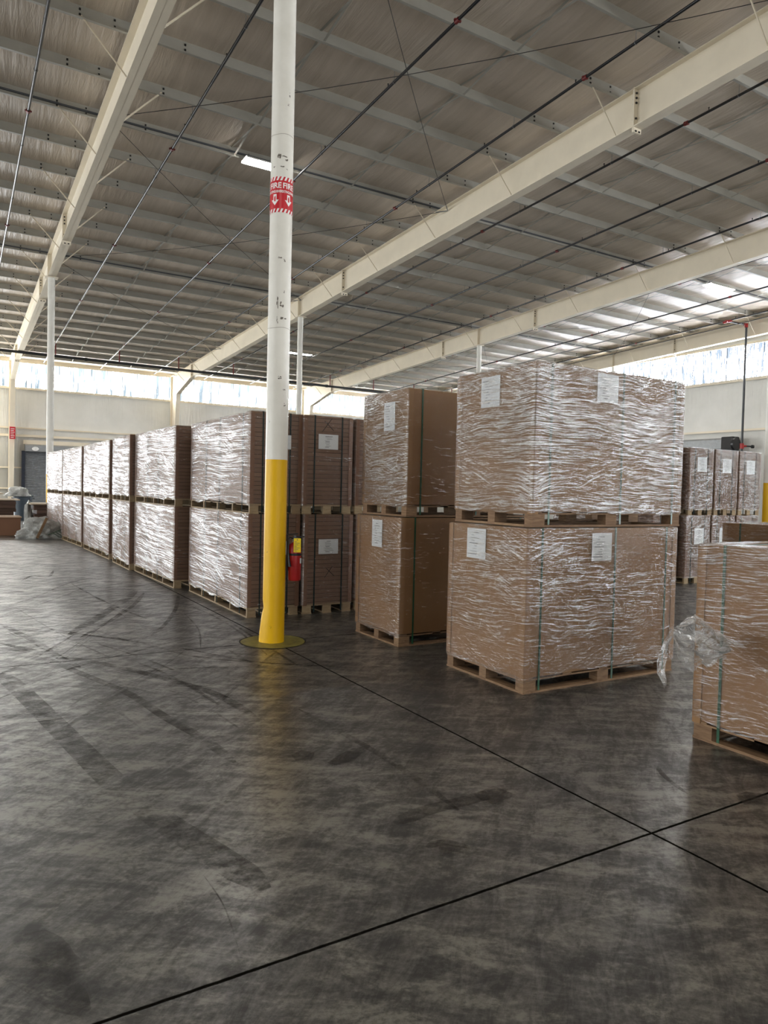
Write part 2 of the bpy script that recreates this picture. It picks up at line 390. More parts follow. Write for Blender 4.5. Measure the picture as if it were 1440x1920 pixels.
for z, hh, dp in ((7.18, .09, .16), (4.82, .06, .2), (2.46, .05, .2), (1.22, .05, .2)):
    MB().box((XW_, -dp, z), (XE - .1, 0, z + .025)).box((XW_, -dp, z - hh), (XE - .1, -dp + .02, z)).build('girt', M['cream'], wn)
MB().box((XW_, -.26, 4.28), (XE - .1, -.22, 4.40)).box((XW_, -.26, 4.40), (XE - .1, 0, 4.42)).build('header_girt', M['cream'], wn)
we = empty('wall_east', (XE, 0, 0), kind='structure')
MB().box((0, YS, 0), (.15, YW, 7.24)).build('facing', M['wall'], we)
for z, hh, dp in ((7.18, .1, .2), (4.82, .07, .2)):
    MB().box((-dp, YS, z), (0, YW - .1, z + .03)).box((-dp, YS, z - hh), (-dp + .02, YW - .1, z)).build('girt', M['cream'], we)

def corr(axis, a, b, z0, z1, zf=None):
    # corrugated sheet profile along axis
    g0, g1 = [], []; u = a
    while u < b:
        for du, d in ((0, 0), (.20, 0), (.225, .03), (.28, .03), (.305, 0)):
            uu = u + du
            if uu > b: break
            g0.append((uu, d)); 
        u += .305
    rows = []
    for z in (z0, z1):
        if axis == 'x': rows.append([(uu, d, z) for uu, d in g0])
        else: rows.append([(d, uu, z if z == z0 or zf is None else zf(uu)) for uu, d in g0])
    return MB().sheet(rows)
wa = corr('x', XW_, XE, 7.24, 8.72).build('window_1', M['panelA'], loc=(0, YW + .06, 0)); tag(wa, kind='structure')
wb = corr('y', -26, YW, 7.24, 8.9, lambda y: min(8.86, ztop(y) + PH)).build('window_2', M['panelB'], loc=(XE + .06, 0, 0)); tag(wb, kind='structure')
MB().box((-.02, YS, 7.24), (.15, -26, 12)).build('upper_facing', M['wall'], we)
MB().add([(0, -26, 8.84), (0, 44, 8.84), (0, 44, ztop(44) + PH), (0, -26, ztop(-26) + PH)], [(0, 1, 2, 3)]).build('gable_facing', M['wall'], we)
MB().box((-.10, -26, 8.78), (0, YW - .1, 8.88)).build('eave_trim', M['cream'], we)
# far-end daylight band on the west side (out of the picture, same clerestory all round)
wc = corr('y', 0, YW, 7.24, 8.9, lambda y: ztop(y) + PH - .2).build('window_3', M['panelW'], loc=(XW_ + .05, 0, 0)); tag(wc, kind='structure')

# roll-up doors
def rollup(name, wall_axis, p0, wdt, hgt, base, hood_h=.55):
    d = empty(name, base, 0, kind='structure')
    mb = MB(); n = int(hgt / .09)
    for i in range(n):
        z = i * hgt / n; zz = hgt / n
        if wall_axis == 'x': mb.prism([(-.05, z), (-.085, z + zz * .25), (-.085, z + zz * .6), (-.05, z + zz * .95), (-.03, z + zz), (-.03, z)], 'x', 0, wdt)
        else: mb.prism([(-.05, z), (-.085, z + zz * .25), (-.085, z + zz * .6), (-.05, z + zz * .95), (-.03, z + zz), (-.03, z)], 'y', 0, wdt)
    mb.build('curtain', M['curtain'], d)
    h = MB()
    prof = [(-.02, hgt), (-.5, hgt), (-.5, hgt + hood_h - .08), (-.42, hgt + hood_h), (-.02, hgt + hood_h)]
    h.prism(prof, 'x' if wall_axis == 'x' else 'y', -.05, wdt + .1); h.build('hood', M['grey'], d)
    return d
# north wall door
dn = rollup('door_1', 'x', 0, 3.0, 3.42, (3.62, YW - .2, 0), .42)
tk = MB().box((-.2, -.18, 0), (-.02, 0, 3.45)).build('track', simple('navy_track', hx('1c2436'), .5), dn)
MB().box((3.0, -.18, 0), (3.15, 0, 3.45)).build('track', simple('navy_track', hx('1c2436'), .5), dn)
MB().box((-.12, -.2, 3.86), (3.6, -.02, 4.1)).build('header', M['cream'], dn)
mb = MB(); n = 24
mb.add([(.50 + .19 * math.cos(2*PI*i/n), -.53, 3.58 + .12 * math.sin(2*PI*i/n)) for i in range(n)], [tuple(range(n))])
mb.add([(.50 + .19 * math.cos(2*PI*i/n), -.505, 3.58 + .12 * math.sin(2*PI*i/n)) for i in range(n)], [tuple(range(n))])
lab(mb.build('oval_plate', simple('white_plate', hx('f0f0ee'), .4), dn), 'white oval plate')
# east wall door
de = rollup('door_2', 'y', 0, 3.6, 3.95, (XE - .15, 20.6, 0), .5)
# yellow bollard at north door
for bx in (3.5,):
    o = MB().tube([(0, 0, 0), (0, 0, 1.02), (0, 0, 1.08), (0, 0, 1.1)], [.08, .08, .06, .02], 16).build('bollard', M['yellow'], smooth=True, loc=(bx, 46.6, 0))
    tag(o, 'yellow steel bollard beside the roll-up door on the far wall', 'bollard')

# ------------------------------------------------------------------ rafters
def brace_pts(x, yb, side):
    # from rafter bottom flange up and outward to a purlin web
    pass
rl = {0: 'cream steel roof beam over the column with the red fire sign, leftmost of the four',
      1: 'cream steel roof beam second from left, passing behind the fire sign column',
      2: 'cream steel roof beam second from right, ending in a haunch above the distant boxes',
      3: 'cream steel roof beam rightmost, running close to the right-hand clerestory'}
def zbot(y): return ztop(y) - .80
for i, x in enumerate(XR):
    r = empty('roof_beam', (x, 0, 0), 0, label=rl[i], cat='roof beam', group='roof beams')
    ya, yb = -20, 43.0
    def flange(zf, w_, th, a, b, name):
        mb = MB(); n = 2
        mb.add([(s * w_, yy, zf(yy) + d) for yy in (a, b) for s in (-1, 1) for d in (0, th)],
               [(0,1,3,2), (4,6,7,5), (0,2,6,4), (1,5,7,3), (0,4,5,1), (2,3,7,6)])
        return mb.build(name, M['cream'], r)
    if i < 3:
        flange(zbot, .13, .02, ya, yb, 'bottom_flange'); flange(lambda y: ztop(y) - .02, .13, .02, ya, YW - .25, 'top_flange')
        MB().add([(s, yy, z) for s in (-.006, .006) for yy, z in ((ya, zbot(ya)), (yb, zbot(yb)), (yb, ztop(yb) - .01), (ya, ztop(ya) - .01))],
                 [(0,1,2,3), (7,6,5,4), (0,4,5,1), (1,5,6,2), (2,6,7,3), (3,7,4,0)]).build('web', M['cream'], r)
        # haunch and wall column
        yc0, yc1 = 46.1, 47.55
        pr = [(yb, ztop(yb) - .01), (yc1, ztop(yc1) - .01), (yc1, 0), (yc1 - .45, 0), (yc0, 7.45), (yb, zbot(yb))]
        n = len(pr)
        MB().add([(s, a, b) for s in (-.006, .006) for a, b in pr], [tuple(range(n)), tuple(range(2*n-1, n-1, -1))] + [(k, (k+1) % n, n + (k+1) % n, n + k) for k in range(n)]).build('haunch_web', M['cream'], r)
        mb = MB()
        for (a0, b0), (a1, b1) in (((yb, zbot(yb)), (yc0, 7.45)), ((yc0, 7.45), (yc1 - .45, 0)), ((yc1, 0), (yc1, ztop(yc1)))):
            dv = Vector((0, a1 - a0, b1 - b0)).normalized(); nv = Vector((0, -dv.z, dv.y)) * .02
            mb.add([(s * .13, a + nv.y * q, b + nv.z * q) for a, b in ((a0, b0), (a1, b1)) for s in (-1, 1) for q in (0, 1)],
                   [(0,1,3,2), (4,6,7,5), (0,2,6,4), (1,5,7,3), (0,4,5,1), (2,3,7,6)])
        mb.build('haunch_flange', M['cream'], r)
    else:
        flange(zbot, .13, .02, ya, 47.4, 'bottom_flange'); flange(lambda y: ztop(y) - .02, .13, .02, ya, YW - .25, 'top_flange')
        MB().add([(s, yy, z) for s in (-.006, .006) for yy, z in ((ya, zbot(ya)), (47.4, zbot(47.4)), (47.4, ztop(47.4) - .01), (ya, ztop(ya) - .01))],
                 [(0,1,2,3), (7,6,5,4), (0,4,5,1), (1,5,6,2), (2,6,7,3), (3,7,4,0)]).build('web', M['cream'], r)
    # splice plates
    for ys_ in ((10.4, 23.5, 30.3, 42.95) if i else (3.2, 23.5, 30.3, 42.95)):
        mb = MB().box((-.12, ys_ - .02, zbot(ys_) - .10), (.12, ys_ + .02, ztop(ys_) + .02))
        for zz in (-.07, ):
            for sx in (-.05, .05): mb.box((sx - .02, ys_ - .035, zbot(ys_) + zz - .015), (sx + .02, ys_ + .035, zbot(ys_) + zz + .015), 1)
        for dz in (.1, .2, .3, .62):
            for sx in (-.07,): mb.box((sx - .018, ys_ - .05, ztop(ys_) - dz - .015), (sx + .018, ys_ + .05, ztop(ys_) - dz + .015), 1)
        mb.build('splice_plate', [M['cream'], M['bolt']], r)
    for yc in YC:
        MB().box((-.13, yc - .006, zbot(yc)), (.13, yc + .006, ztop(yc))).build('stiffener', M['cream'], r)
        MB().box((-.2, yc - .17, zbot(yc) - .02), (.2, yc + .17, zbot(yc))).build('cap_plate', M['cream'], r)
    # flange braces to every second purlin
    for k, py in enumerate(PY):
        if py > 45: continue
        for s in ((-1,) if (k % 2 or i == 3) else (1,)):
            if i == 3 and k % 2: continue
            a = Vector((s * .12, py, zbot(py) + .03)); b = Vector((s * .92, py - .02, ztop(py) + .06))
            dv = (b - a).normalized(); up = Vector((0, 1, 0)); sd = dv.cross(up).normalized()
            mb = MB(); q = .015
            mb.add([tuple(p + up * u_ + sd * v_) for p in (a, b) for u_, v_ in ((-q, 0), (q, 0), (q, .005), (-q, .005))],
                   [(0,1,2,3), (7,6,5,4), (0,4,5,1), (1,5,6,2), (2,6,7,3), (3,7,4,0)])
            mb.add([tuple(p + up * u_ + sd * v_) for p in (a, b) for u_, v_ in ((-q, 0), (-q, .03), (-q + .005, .03), (-q + .005, 0))],
                   [(0,1,2,3), (7,6,5,4), (0,4,5,1), (1,5,6,2), (2,6,7,3), (3,7,4,0)])
            mb.build('flange_brace', M['cream'], r)

# ------------------------------------------------------------------ columns
def pipe_column(x, y, zt, label, dented=False):
    r = empty('support_column', (x, y, 0), 0, label=label, cat='column', group='round steel columns')
    mb = MB(); n = 40; zs = [0, .02, .1, .2, .28, .36, .45, .6, .9, 1.2, 1.5, 1.885, 1.895, 3, 4.2, 6, zt] if dented else [0, 1.885, 1.895, zt]
    vs = []
    for z in zs:
        for j in range(n):
            a = 2 * PI * j / n; rr = .114
            px, py = rr * math.cos(a), rr * math.sin(a)
            if dented and z < .5:
                # the foot is bent out towards the left and sleeved
                k = max(0, 1 - z / .42); k = k * k * (3 - 2 * k) if k > 0 else 0
                lf = max(0, -(px * R_.x + py * R_.y) / rr)
                px += -R_.x * .034 * k * lf; py += -R_.y * .034 * k * lf
                if .3 < z < .42: px += R_.x * .012 * lf; py += R_.y * .012 * lf
            vs.append((px, py, z))
    k = len(zs)
    mb.add(vs, [(i*n+j, i*n+(j+1) % n, (i+1)*n+(j+1) % n, (i+1)*n+j) for i in range(k-1) for j in range(n)] + [tuple((k-1)*n+j for j in range(n))])
    mb.build('shaft', M['column'], r, smooth=True); return r
c0 = pipe_column(XR[0], 6.9, zbot(6.9) - .02, 'white round steel column with yellow foot and red fire extinguisher sign', True)
pipe_column(XR[0], YC[1], zbot(YC[1]) - .02, 'white round steel column rising behind the far left end of the wrapped row')
pipe_column(XR[1], YC[1], zbot(YC[1]) - .02, 'thin white round column seen just right of the fire sign column')
pipe_column(XR[2], YC[1], zbot(YC[1]) - .02, 'white round column rising behind the tall near box stack')
pipe_column(XR[3], YC[1], zbot(YC[1]) - .02, 'cream round column under the rightmost roof beam by the clerestory')
pipe_column(XR[1], 7.22, zbot(6.9) - .02, 'yellow and white round column cut off at the right edge of the photo')
# weld / paint lines on the near column
mb = MB()
for z in (3.22, 5.15):
    vs = []
    for q in range(2):
        for j in range(40):
            a = 2 * PI * j / 40; vs.append((.1155 * math.cos(a), .1155 * math.sin(a), z + q * .006 + .004 * math.sin(3 * a)))
    mb.add(vs, [(j, (j+1) % 40, 40 + (j+1) % 40, 40 + j) for j in range(40)])
mb.build('paint_seam', simple('seam_line', hx('b5afa2'), .5), c0)
# painted disc at the foot
def mat_disc():
    t = NT('worn_yellow_paint'); o = t.obj(); n1 = t.noise(o, 9, 6, .7); n2 = t.noise(t.map(o, (3, 9, 1), (0, 0, .5)), 2, 5, .7)
    c = t.ramp(n1, [(.3, hx('5f5930')), (.6, hx('8b843f'))]); c = t.mix(t.rng(n2, .55, .7), c, hx('4b4530'))
    t.pbr(c, .45, 0, .5); return t.m
mb = MB(); n = 48
mb.add([(0, 0, .004)] + [(.33 * (1 + .012 * math.sin(5*a)) * math.cos(a), .33 * (1 + .012 * math.cos(7*a)) * math.sin(a), .004) for a in [2*PI*j/n for j in range(n)]], [(0, j+1, (j+1) % n + 1) for j in range(n)])
lab(mb.build('foot_disc', mat_disc(), c0), 'worn yellow painted disc on the floor')
mb = MB()
mb.add([(rr * math.cos(a), rr * math.sin(a), .003) for a in [2*PI*j/n for j in range(n)] for rr in (.325, .345 + .012 * math.sin(3 * a + 1))], [(2*j, 2*j+1, (2*j+3) % (2*n), (2*j+2) % (2*n)) for j in range(n)])
mb.build('foot_joint', M['bolt'], c0)

# --- fire extinguisher sign wrapped round the column
sign_r = simple('sign_red', hx('c31424'), .35, 0, .05); sign_w = simple('sign_white', hx('f1efec'), .35, 0, .02)
def wrapcyl(pts, th0, rad):   # (s, z) -> cylinder
    out = []
    for s, z in pts:
        a = th0 + s / .114
        d = Vector((math.cos(a), math.sin(a)))
        out.append((d.x * rad, d.y * rad, z))
    return out
fwd = math.atan2(-6.9, -2.85)       # direction from the column to the camera
sg = MB(); n = 72
sg.add([(.1158 * math.cos(2*PI*j/n), .1158 * math.sin(2*PI*j/n), z) for z in (4.375, 4.73) for j in range(n)], [(j, (j+1) % n, n + (j+1) % n, n + j) for j in range(n)])
sign = sg.build('fire_sign', sign_r, c0, smooth='all'); lab(sign, 'red wraparound FIRE EXTINGUISHER sign with white arrows')
wh = MB()
def wpoly(poly, th0, rad=.1166, mb=wh):
    # subdivide polygon as fan strips so it hugs the curve (poly is convex)
    mb.add(wrapcyl(poly, th0, rad), [tuple(range(len(poly)))])
circ = 2 * PI * .114
ns = 18
for kk in range(ns):
    s0 = kk * circ / ns; wd = circ / ns * .5
    for z0, z1 in ((4.692, 4.73), (4.375, 4.413)):
        for q in range(5):
            a0, a1 = s0 + wd * q / 5, s0 + wd * (q + 1) / 5; zm = (z0 + z1) / 2
            wpoly([(a0, z0), (a1, z0), (a1 + .008, zm), (a0 + .008, zm)], 0); wpoly([(a0 + .008, zm), (a1 + .008, zm), (a1 + .016, z1), (a0 + .016, z1)], 0)
def text_on(txt, size, s_c, zc, th0, sx=1.0):
    cu = bpy.data.curves.new('t', 'FONT'); cu.body = txt; cu.size = size; cu.align_x = 'CENTER'; cu.align_y = 'CENTER'; cu.offset = size * .025
    ob = bpy.data.objects.new('t', cu); me = bpy.data.meshes.new_from_object(ob)
    bm = bmesh.new(); bm.from_mesh(me); bmesh.ops.triangulate(bm, faces=bm.faces)
    vs = [(v.co.x * sx, v.co.y) for v in bm.verts]; bm.verts.index_update(); fs = [tuple(v.index for v in f.verts) for f in bm.faces]
    bm.free(); bpy.data.objects.remove(ob); bpy.data.meshes.remove(me)
    return vs, fs
tF = text_on('FIRE', .078, 0, 0, 0, .92); tE = text_on('EXTINGUISHER', .034, 0, 0, 0, .62)
for q in range(5):
    th = fwd + math.radians(-34 + 72 * q)
    for (vs, fs), zc in ((tF, 4.64), (tE, 4.582)):
        wh.add(wrapcyl([(x, zc + y) for x, y in vs], th, .1168), fs)
    for q2 in range(14):
        a0, a1 = -.042 + .006 * q2, -.036 + .006 * q2
        zt_ = 4.556 if abs(a0 + .003) < .02 else 4.50
        wh.add(wrapcyl([(a0, 4.445 + abs(a0) / .042 * .055), (a1, 4.445 + abs(a1) / .042 * .055), (a1, zt_), (a0, zt_)], th, .1168), [(0, 1, 2, 3)])
lab(wh.build('sign_lettering', sign_w, sign), 'white lettering, arrows and slanted bars')
rd = MB()
for q in range(5):
    th = fwd + math.radians(-34 + 72 * q)
    rd.add(wrapcyl([(-.009, 4.485), (.009, 4.485), (.009, 4.53), (-.009, 4.53)], th, .1174), [(0, 1, 2, 3)])
    rd.add(wrapcyl([(-.004, 4.532), (.009, 4.532), (.009, 4.539), (-.004, 4.539)], th, .1174), [(0, 1, 2, 3)])
rd.build('extinguisher_symbol', sign_r, sign)
# scuffs with their own shape
sf = MB(); random.seed(3)
for (px, z, wd, hh) in [(-6, 4.92, .03, .05), (4, 4.93, .04, .02), (8, 4.90, .03, .03), (-14, 4.83, .02, .012), (0, 4.83, .05, .012), (9, 4.81, .02, .01), (12, 5.55, .012, .05), (10, 5.45, .016, .02),
                        (-4, 3.47, .014, .10), (-4, 3.30, .016, .07), (6, 3.32, .07, .03), (4, 3.45, .03, .05), (9, 3.58, .016, .03), (0, 3.92, .04, .015), (8, 3.90, .016, .03), (3, 2.72, .03, .025), (14, 2.45, .02, .03), (12, 2.6, .03, .012)]:
    a0 = fwd + math.asin(px / 22.)
    for q in range(6):
        s0 = random.uniform(-.5, .5) * wd; z0 = z + random.uniform(-.5, .5) * hh; e = random.uniform(.15, .4)
        k = 7; sf.add(wrapcyl([(s0 + wd * e * math.cos(2*PI*j/k) * random.uniform(.5, 1), z0 + hh * e * math.sin(2*PI*j/k) * random.uniform(.4, 1)) for j in range(k)], a0, .1152), [tuple(range(k))])
sf.build('scuff_marks', simple('scuff', hx('6a6258'), .6), c0)

# --- fire extinguisher hanging on the right side of the column
exd = Vector((R_.x, R_.y, 0)).normalized(); exf = Vector((F_.x, F_.y, 0)).normalized()
ep = Vector((XR[0], 6.9, 0)) + exd * .202 + exf * .05
ex = empty('fire_extinguisher', (ep.x, ep.y, .64), math.atan2(exd.y, exd.x), label='red fire extinguisher with yellow tag hung on the yellow column', cat='fire extinguisher')
def lathe(prof, n=24):
    mb = MB(); vs = [(r * math.cos(2*PI*j/n), r * math.sin(2*PI*j/n), z) for r, z in prof for j in range(n)]; k = len(prof)
    mb.add(vs, [(i*n+j, i*n+(j+1) % n, (i+1)*n+(j+1) % n, (i+1)*n+j) for i in range(k-1) for j in range(n)]); return mb
lathe([(.001, 0), (.06, 0), (.068, .012), (.068, .33), (.062, .36), (.045, .385), (.022, .40), (.02, .41), (.001, .41)]).build('cylinder', M['red'], ex, smooth=True)
lathe([(.0695, .262), (.0695, .285)]).build('strap_band', M['bolt'], ex, smooth=True)
lathe([(.001, .40), (.02, .40), (.022, .45), (.014, .47), (.001, .47)]).build('valve', M['dkgrey'], ex, smooth=True)
mb = MB().box((-.02, -.012, .452), (.10, .012, .464)); mb.box((-.02, -.012, .475), (.09, .012, .487), 0, Matrix.Rotation(-.12, 4, 'Y')); mb.build('handle', M['bolt'], ex)
pts = [Vector((-.02, -.02, .44)), Vector((-.05, -.05, .45)), Vector((-.06, -.065, .40)), Vector((-.058, -.075, .30)), Vector((-.05, -.08, .22)), Vector((-.04, -.08, .15))]
MB().tube(pts, [.009, .009, .009, .009, .013, .018], 10).build('hose', M['black'], ex, smooth=True)
MB().box((-.085, -.03, .10), (-.07, .03, .48)).build('bracket', M['bolt'], ex)
tg = MB().box((-.002, -.088, .30), (.072, -.086, .445), 0)
for q in range(7): tg.box((.008, -.0895, .312 + q * .016), (.03 + .03 * ((q * 7) % 3) / 2, -.088, .316 + q * .016), 1)
tg.box((.03, -.0895, .425), (.04, -.088, .435), 1)
lab(tg.build('inspection_tag', [simple('yellow_tag', hx('e6c81c'), .5), M['ink']], ex), 'yellow paper inspection tag')
lb_ = MB()
lb_.add([(.069 * math.cos(a), .069 * math.sin(a), z) for z in (.18, .235) for a in [-.55 + .14 * j for j in range(6)]], [(j, j+1, 7+j, 6+j) for j in range(5)])
lab(lb_.build('sticker', M['paper'], ex), 'small pale sticker')

# ------------------------------------------------------------------ purlins
for k, py in enumerate(PY):
    z0 = ztop(py); mb = MB(); t_ = .006
    prof = [(0, 0), (-.065, 0), (-.065, .02), (-.059, .02), (-.059, t_), (-t_, t_), (-t_, PH - t_), (.0, PH - t_), (.0, PH), (.065, PH), (.065, PH - .02), (.059, PH - .02), (.059, PH - t_), (t_ * 0 + .0001, PH - t_)]
    prof = [(-.065, 0), (0, 0), (0, PH - t_), (.065, PH - t_), (.065, PH), (-t_, PH), (-t_, t_), (-.059, t_), (-.059, .022), (-.065, .022)]
    mb.prism([(py + a, z0 + b) for a, b in prof], 'x', XW_ if False else -12.0, XE - .02)
    for x in XR:
        for s in (-1, 1):
            for dx in (.95,):
                for dz in (.07, .165): mb.box((x + s*dx - .017, py - .03, z0 + dz - .017), (x + s*dx + .017, py, z0 + dz + .017), 1)
        for dz in (.06, .175):
            mb.box((x - .35 - .015, py - .026, z0 + dz - .015), (x - .35 + .015, py, z0 + dz + .015), 1)
    o = mb.build('roof_purlin', [M['purlin'], M['bolt']])
    tag(o, 'long grey metal purlin crossing above the cream roof beams', 'purlin', 'roof purlins')

# bridging straps between purlins, third points of each bay
for b, x0 in enumerate((XR[0] - 9.4, XR[0], XR[1], XR[2])):
    for j, fx in enumerate((3.05, 6.35)):
        mb = MB(); xx = x0 + fx
        for k in range(len(PY) - 1):
            a, c = PY[k], PY[k+1]
            for (za, zc, dx) in ((.005, PH - .02, 0), (PH - .02, .005, .05)):
                q = .024
                mb.add([(xx + dx + s * q, yy, z + d) for yy, z in ((a, ztop(a) + za), (c - .01, ztop(c) + zc)) for s in (-1, 1) for d in (0, .004)],
                       [(0,1,3,2), (4,6,7,5), (0,2,6,4), (1,5,7,3), (0,4,5,1), (2,3,7,6)])
        o = mb.build('purlin_bridging', M['purlin'])
        tag(o, 'line of crossed grey metal straps bracing the purlins between two roof beams', 'bridging', 'purlin bridging lines')

# ------------------------------------------------------------------ cables
nodes = [6.9, 17.1, 27.3, 37.6, 46.5]
dirs = ['nearest', 'second', 'third', 'farthest']
for bay, (xa, xb) in enumerate(((XR[0], XR[1]), (XR[2], XR[3]))):
    for k in range(4):
        for s in (0, 1):
            ya, yb = (nodes[k], nodes[k+1]) if s else (nodes[k+1], nodes[k])
            A = Vector((xa + .02, ya, ztop(ya) - .12)); B = Vector((xb - .02, yb, ztop(yb) - .12))
            pts = [A.lerp(B, q / 8) - Vector((0, 0, .22 * math.sin(PI * q / 8))) for q in range(9)]
            r = empty('bracing_cable', tuple(A), 0, label='thin steel bracing cable crossing diagonally under the purlins in the %s bay' % ('left' if bay == 0 else 'right'), cat='cable', group='bracing cables of the %s bay' % ('left' if bay == 0 else 'right'))
            MB().tube([p - A for p in pts], .007, 6).build('cable', M['cable'], r, smooth=True)
            e = (B - A).normalized()
            MB().tube([B - A - e * .35, B - A - e * .02], .016, 6).build('turnbuckle', M['grey'], r)

# ------------------------------------------------------------------ sprinkler lines
PX = [1.34, 4.44, 7.58, 10.75, 13.93, 17.08, 20.24, 23.4, 26.55, 29.72]
DP = .22
ordn = ['leftmost', 'second', 'third', 'fourth', 'fifth', 'sixth', 'seventh', 'eighth', 'ninth', 'tenth']
for k, x in enumerate(PX):
    y0, y1 = -6.0, 46.2
    r = empty('sprinkler_pipe', (x, 0, 0), 0, label='black sprinkler branch pipe under the roof, %s counted from the left' % ordn[k], cat='sprinkler pipe', group='sprinkler branch pipes')
    zz = lambda y: ztop(y) - DP + .03
    MB().tube([(0, y0, zz(y0)), (0, y1, zz(y1))], .030 if k != 9 else .034, 12).build('pipe', M['black'], r, smooth=True)
    for yc in (3.3, 10.45, 17.6, 24.8, 31.9, 39.1):
        mb = MB().tube([(0, yc - .05, zz(yc)), (0, yc + .05, zz(yc))], .045, 14)
        mb.box((-.07, yc - .02, zz(yc) - .015), (.07, yc + .02, zz(yc) + .015))
        mb.build('coupling', M['dkred'], r, smooth=True)
    for j in range(17):
        yc = 1.2 + j * 2.9 + (k % 2) * .8
        if yc > 45: break
        MB().tube([(0, yc, zz(yc) + .02), (0, yc, zz(yc) + .075), (0, yc, zz(yc) + .085)], [.012, .012, .02], 8).build('sprinkler_head', M['bolt'], r)
    for j, py in enumerate(PY):
        if j % 2: continue
        mb = MB().tube([(0, py + .04, zz(py) + .035), (0, py + .04, ztop(py) + .05)], .005, 6)
        mb.tube([(math.sin(a) * .04, py + .04, zz(py) + math.cos(a) * .04) for a in [2*PI*q/10 for q in range(11)]], .004, 5, caps=False)
        mb.build('hanger', M['grey'], r)
# cross main by the far wall
r = empty('sprinkler_main', (0, 40.5, 0), 0, label='thick black sprinkler main running across near the far clerestory wall', cat='sprinkler pipe')
MB().tube([(-12, 0, 8.19), (30.8, 0, 8.03)], .07, 16).build('pipe', M['black'], r, smooth=True)
for x in PX:
    zb = 8.19 - (x + 12) / 42.8 * .16
    MB().tube([(x, 0, zb), (x, 0, ztop(40.5) - DP)], .03, 10).build('riser_nipple', M['dkred'], r)
for x in (5.9, 12.9, 20.0, 27.0):
    zb = 8.19 - (x + 12) / 42.8 * .16
    MB().tube([(x - .07, 0, zb), (x + .07, 0, zb)], .09, 14).build('coupling', M['black'], r, smooth=True)
# riser by the east wall
r = empty('sprinkler_riser', (30.62, 19.45, 0), 0, label='black vertical sprinkler riser with red fittings beside the right wall', cat='sprinkler pipe')
MB().tube([(0, 0, 3.2), (0, 0, 9.4), (-.03, 0, 9.47)], .05, 14).build('pipe', M['black'], r, smooth=True)
MB().tube([(0, 0, 9.47), (-.88, .35, 9.56)], .04, 12).build('cross_pipe', M['black'], r, smooth=True)
MB().tube([(0, 0, 9.34), (0, 0, 9.52)], .07, 14).tube([(-.12, .05, 9.48), (0, 0, 9.47)], .06, 12).build('elbow', M['red'], r, smooth=True)
mb = MB().tube([(-.88, .15, 9.57), (-.88, .55, 9.55)], .06, 12); mb.tube([(-.98, .35, 9.56), (-.8, .33, 9.56)], .055, 12); mb.build('tee', M['red'], r, smooth=True)
mb = MB().tube([(0, 0, 3.88), (0, 0, 4.12)], .085, 14); mb.tube([(0, 0, 4.0), (.16, -.1, 4.0)], .05, 12); mb.build('valve', M['red'], r, smooth=True)
MB().tube([(.16, -.1, 4.0), (.42, -.28, 3.98)], .04, 10).tube([(.36, -.24, 3.98), (.44, -.29, 3.98)], .08, 12).build('drain_pipe', M['black'], r, smooth=True)
# chain hoist box of the roll-up door
r = empty('door_operator', (XE - .66, 20.25, 3.62), 0, label='black round chain operator of the roll-up door on the right wall', cat='door operator')
MB().box((-.2, -.28, 0), (.3, .35, .86)).build('housing', M['bolt'], r, bevel=.05)
mb = MB().tube([(-.1, -.28, .5), (-.1, -.4, .5)], .3, 24); mb.build('wheel', M['black'], r, smooth=True)
MB().box((-.1, -.15, -.4), (.1, .15, 0)).build('motor', M['bolt'], r)

# ------------------------------------------------------------------ conduits & lamps
for y, lbl in ((17.525, 'nearer'), (27.575, 'farther')):
    o = MB().box((-11, y - .02, ztop(y) + .085), (XR[3] - .3, y + .01, ztop(y) + .125)).build('cable_raceway', M['dkgrey'])
    tag(o, 'grey cable raceway along a purlin, the %s of the two' % lbl, 'raceway', 'cable raceways')
o = MB().tube([(27.3, 0, ztop(0) - .42), (27.3, 40, ztop(40) - .42)], .028, 8).build('electrical_conduit', M['grey'], smooth=True)
tag(o, 'grey conduit between the last two black sprinkler pipes', 'conduit')
o = MB().tube([(30.2, 0, ztop(0) - .30), (30.2, 44, ztop(44) - .30)], .02, 8).build('electrical_conduit', M['bolt'], smooth=True)
tag(o, 'dark conduit running tight along the rightmost roof beam', 'conduit')
def lamp(x, y, ln, label):
    z = ztop(y) - .14
    r = empty('ceiling_light', (x, y, z), 0, label=label, cat='ceiling light', group='ceiling lights')
    h = MB(); hw = .21
    h.prism([(-hw, 0), (-hw + .03, .05), (hw - .03, .05), (hw, 0), (hw - .01, 0), (hw - .035, .04), (-hw + .035, .04), (-hw + .01, 0)], 'x', -ln/2, ln/2)
    h.build('housing', M['lampoff'], r)
    MB().box((-ln/2 + .02, -hw + .03, .005), (ln/2 - .02, hw - .03, .02)).build('diffuser', M['led'], r)
    for s in (-1, 1): MB().tube([(s * ln * .4, 0, .05), (s * ln * .4, 0, .19)], .006, 6).build('hanger', M['cable'], r)
lamp(6.75, 17.3, 1.24, 'lit white ceiling light partly hidden by the fire sign column')
lamp(16.35, 36.4, 1.3, 'small distant lit ceiling light behind the thin white column')
lamp(25.3, 17.25, 1.5, 'lit ceiling light at the upper right near the bright clerestory')

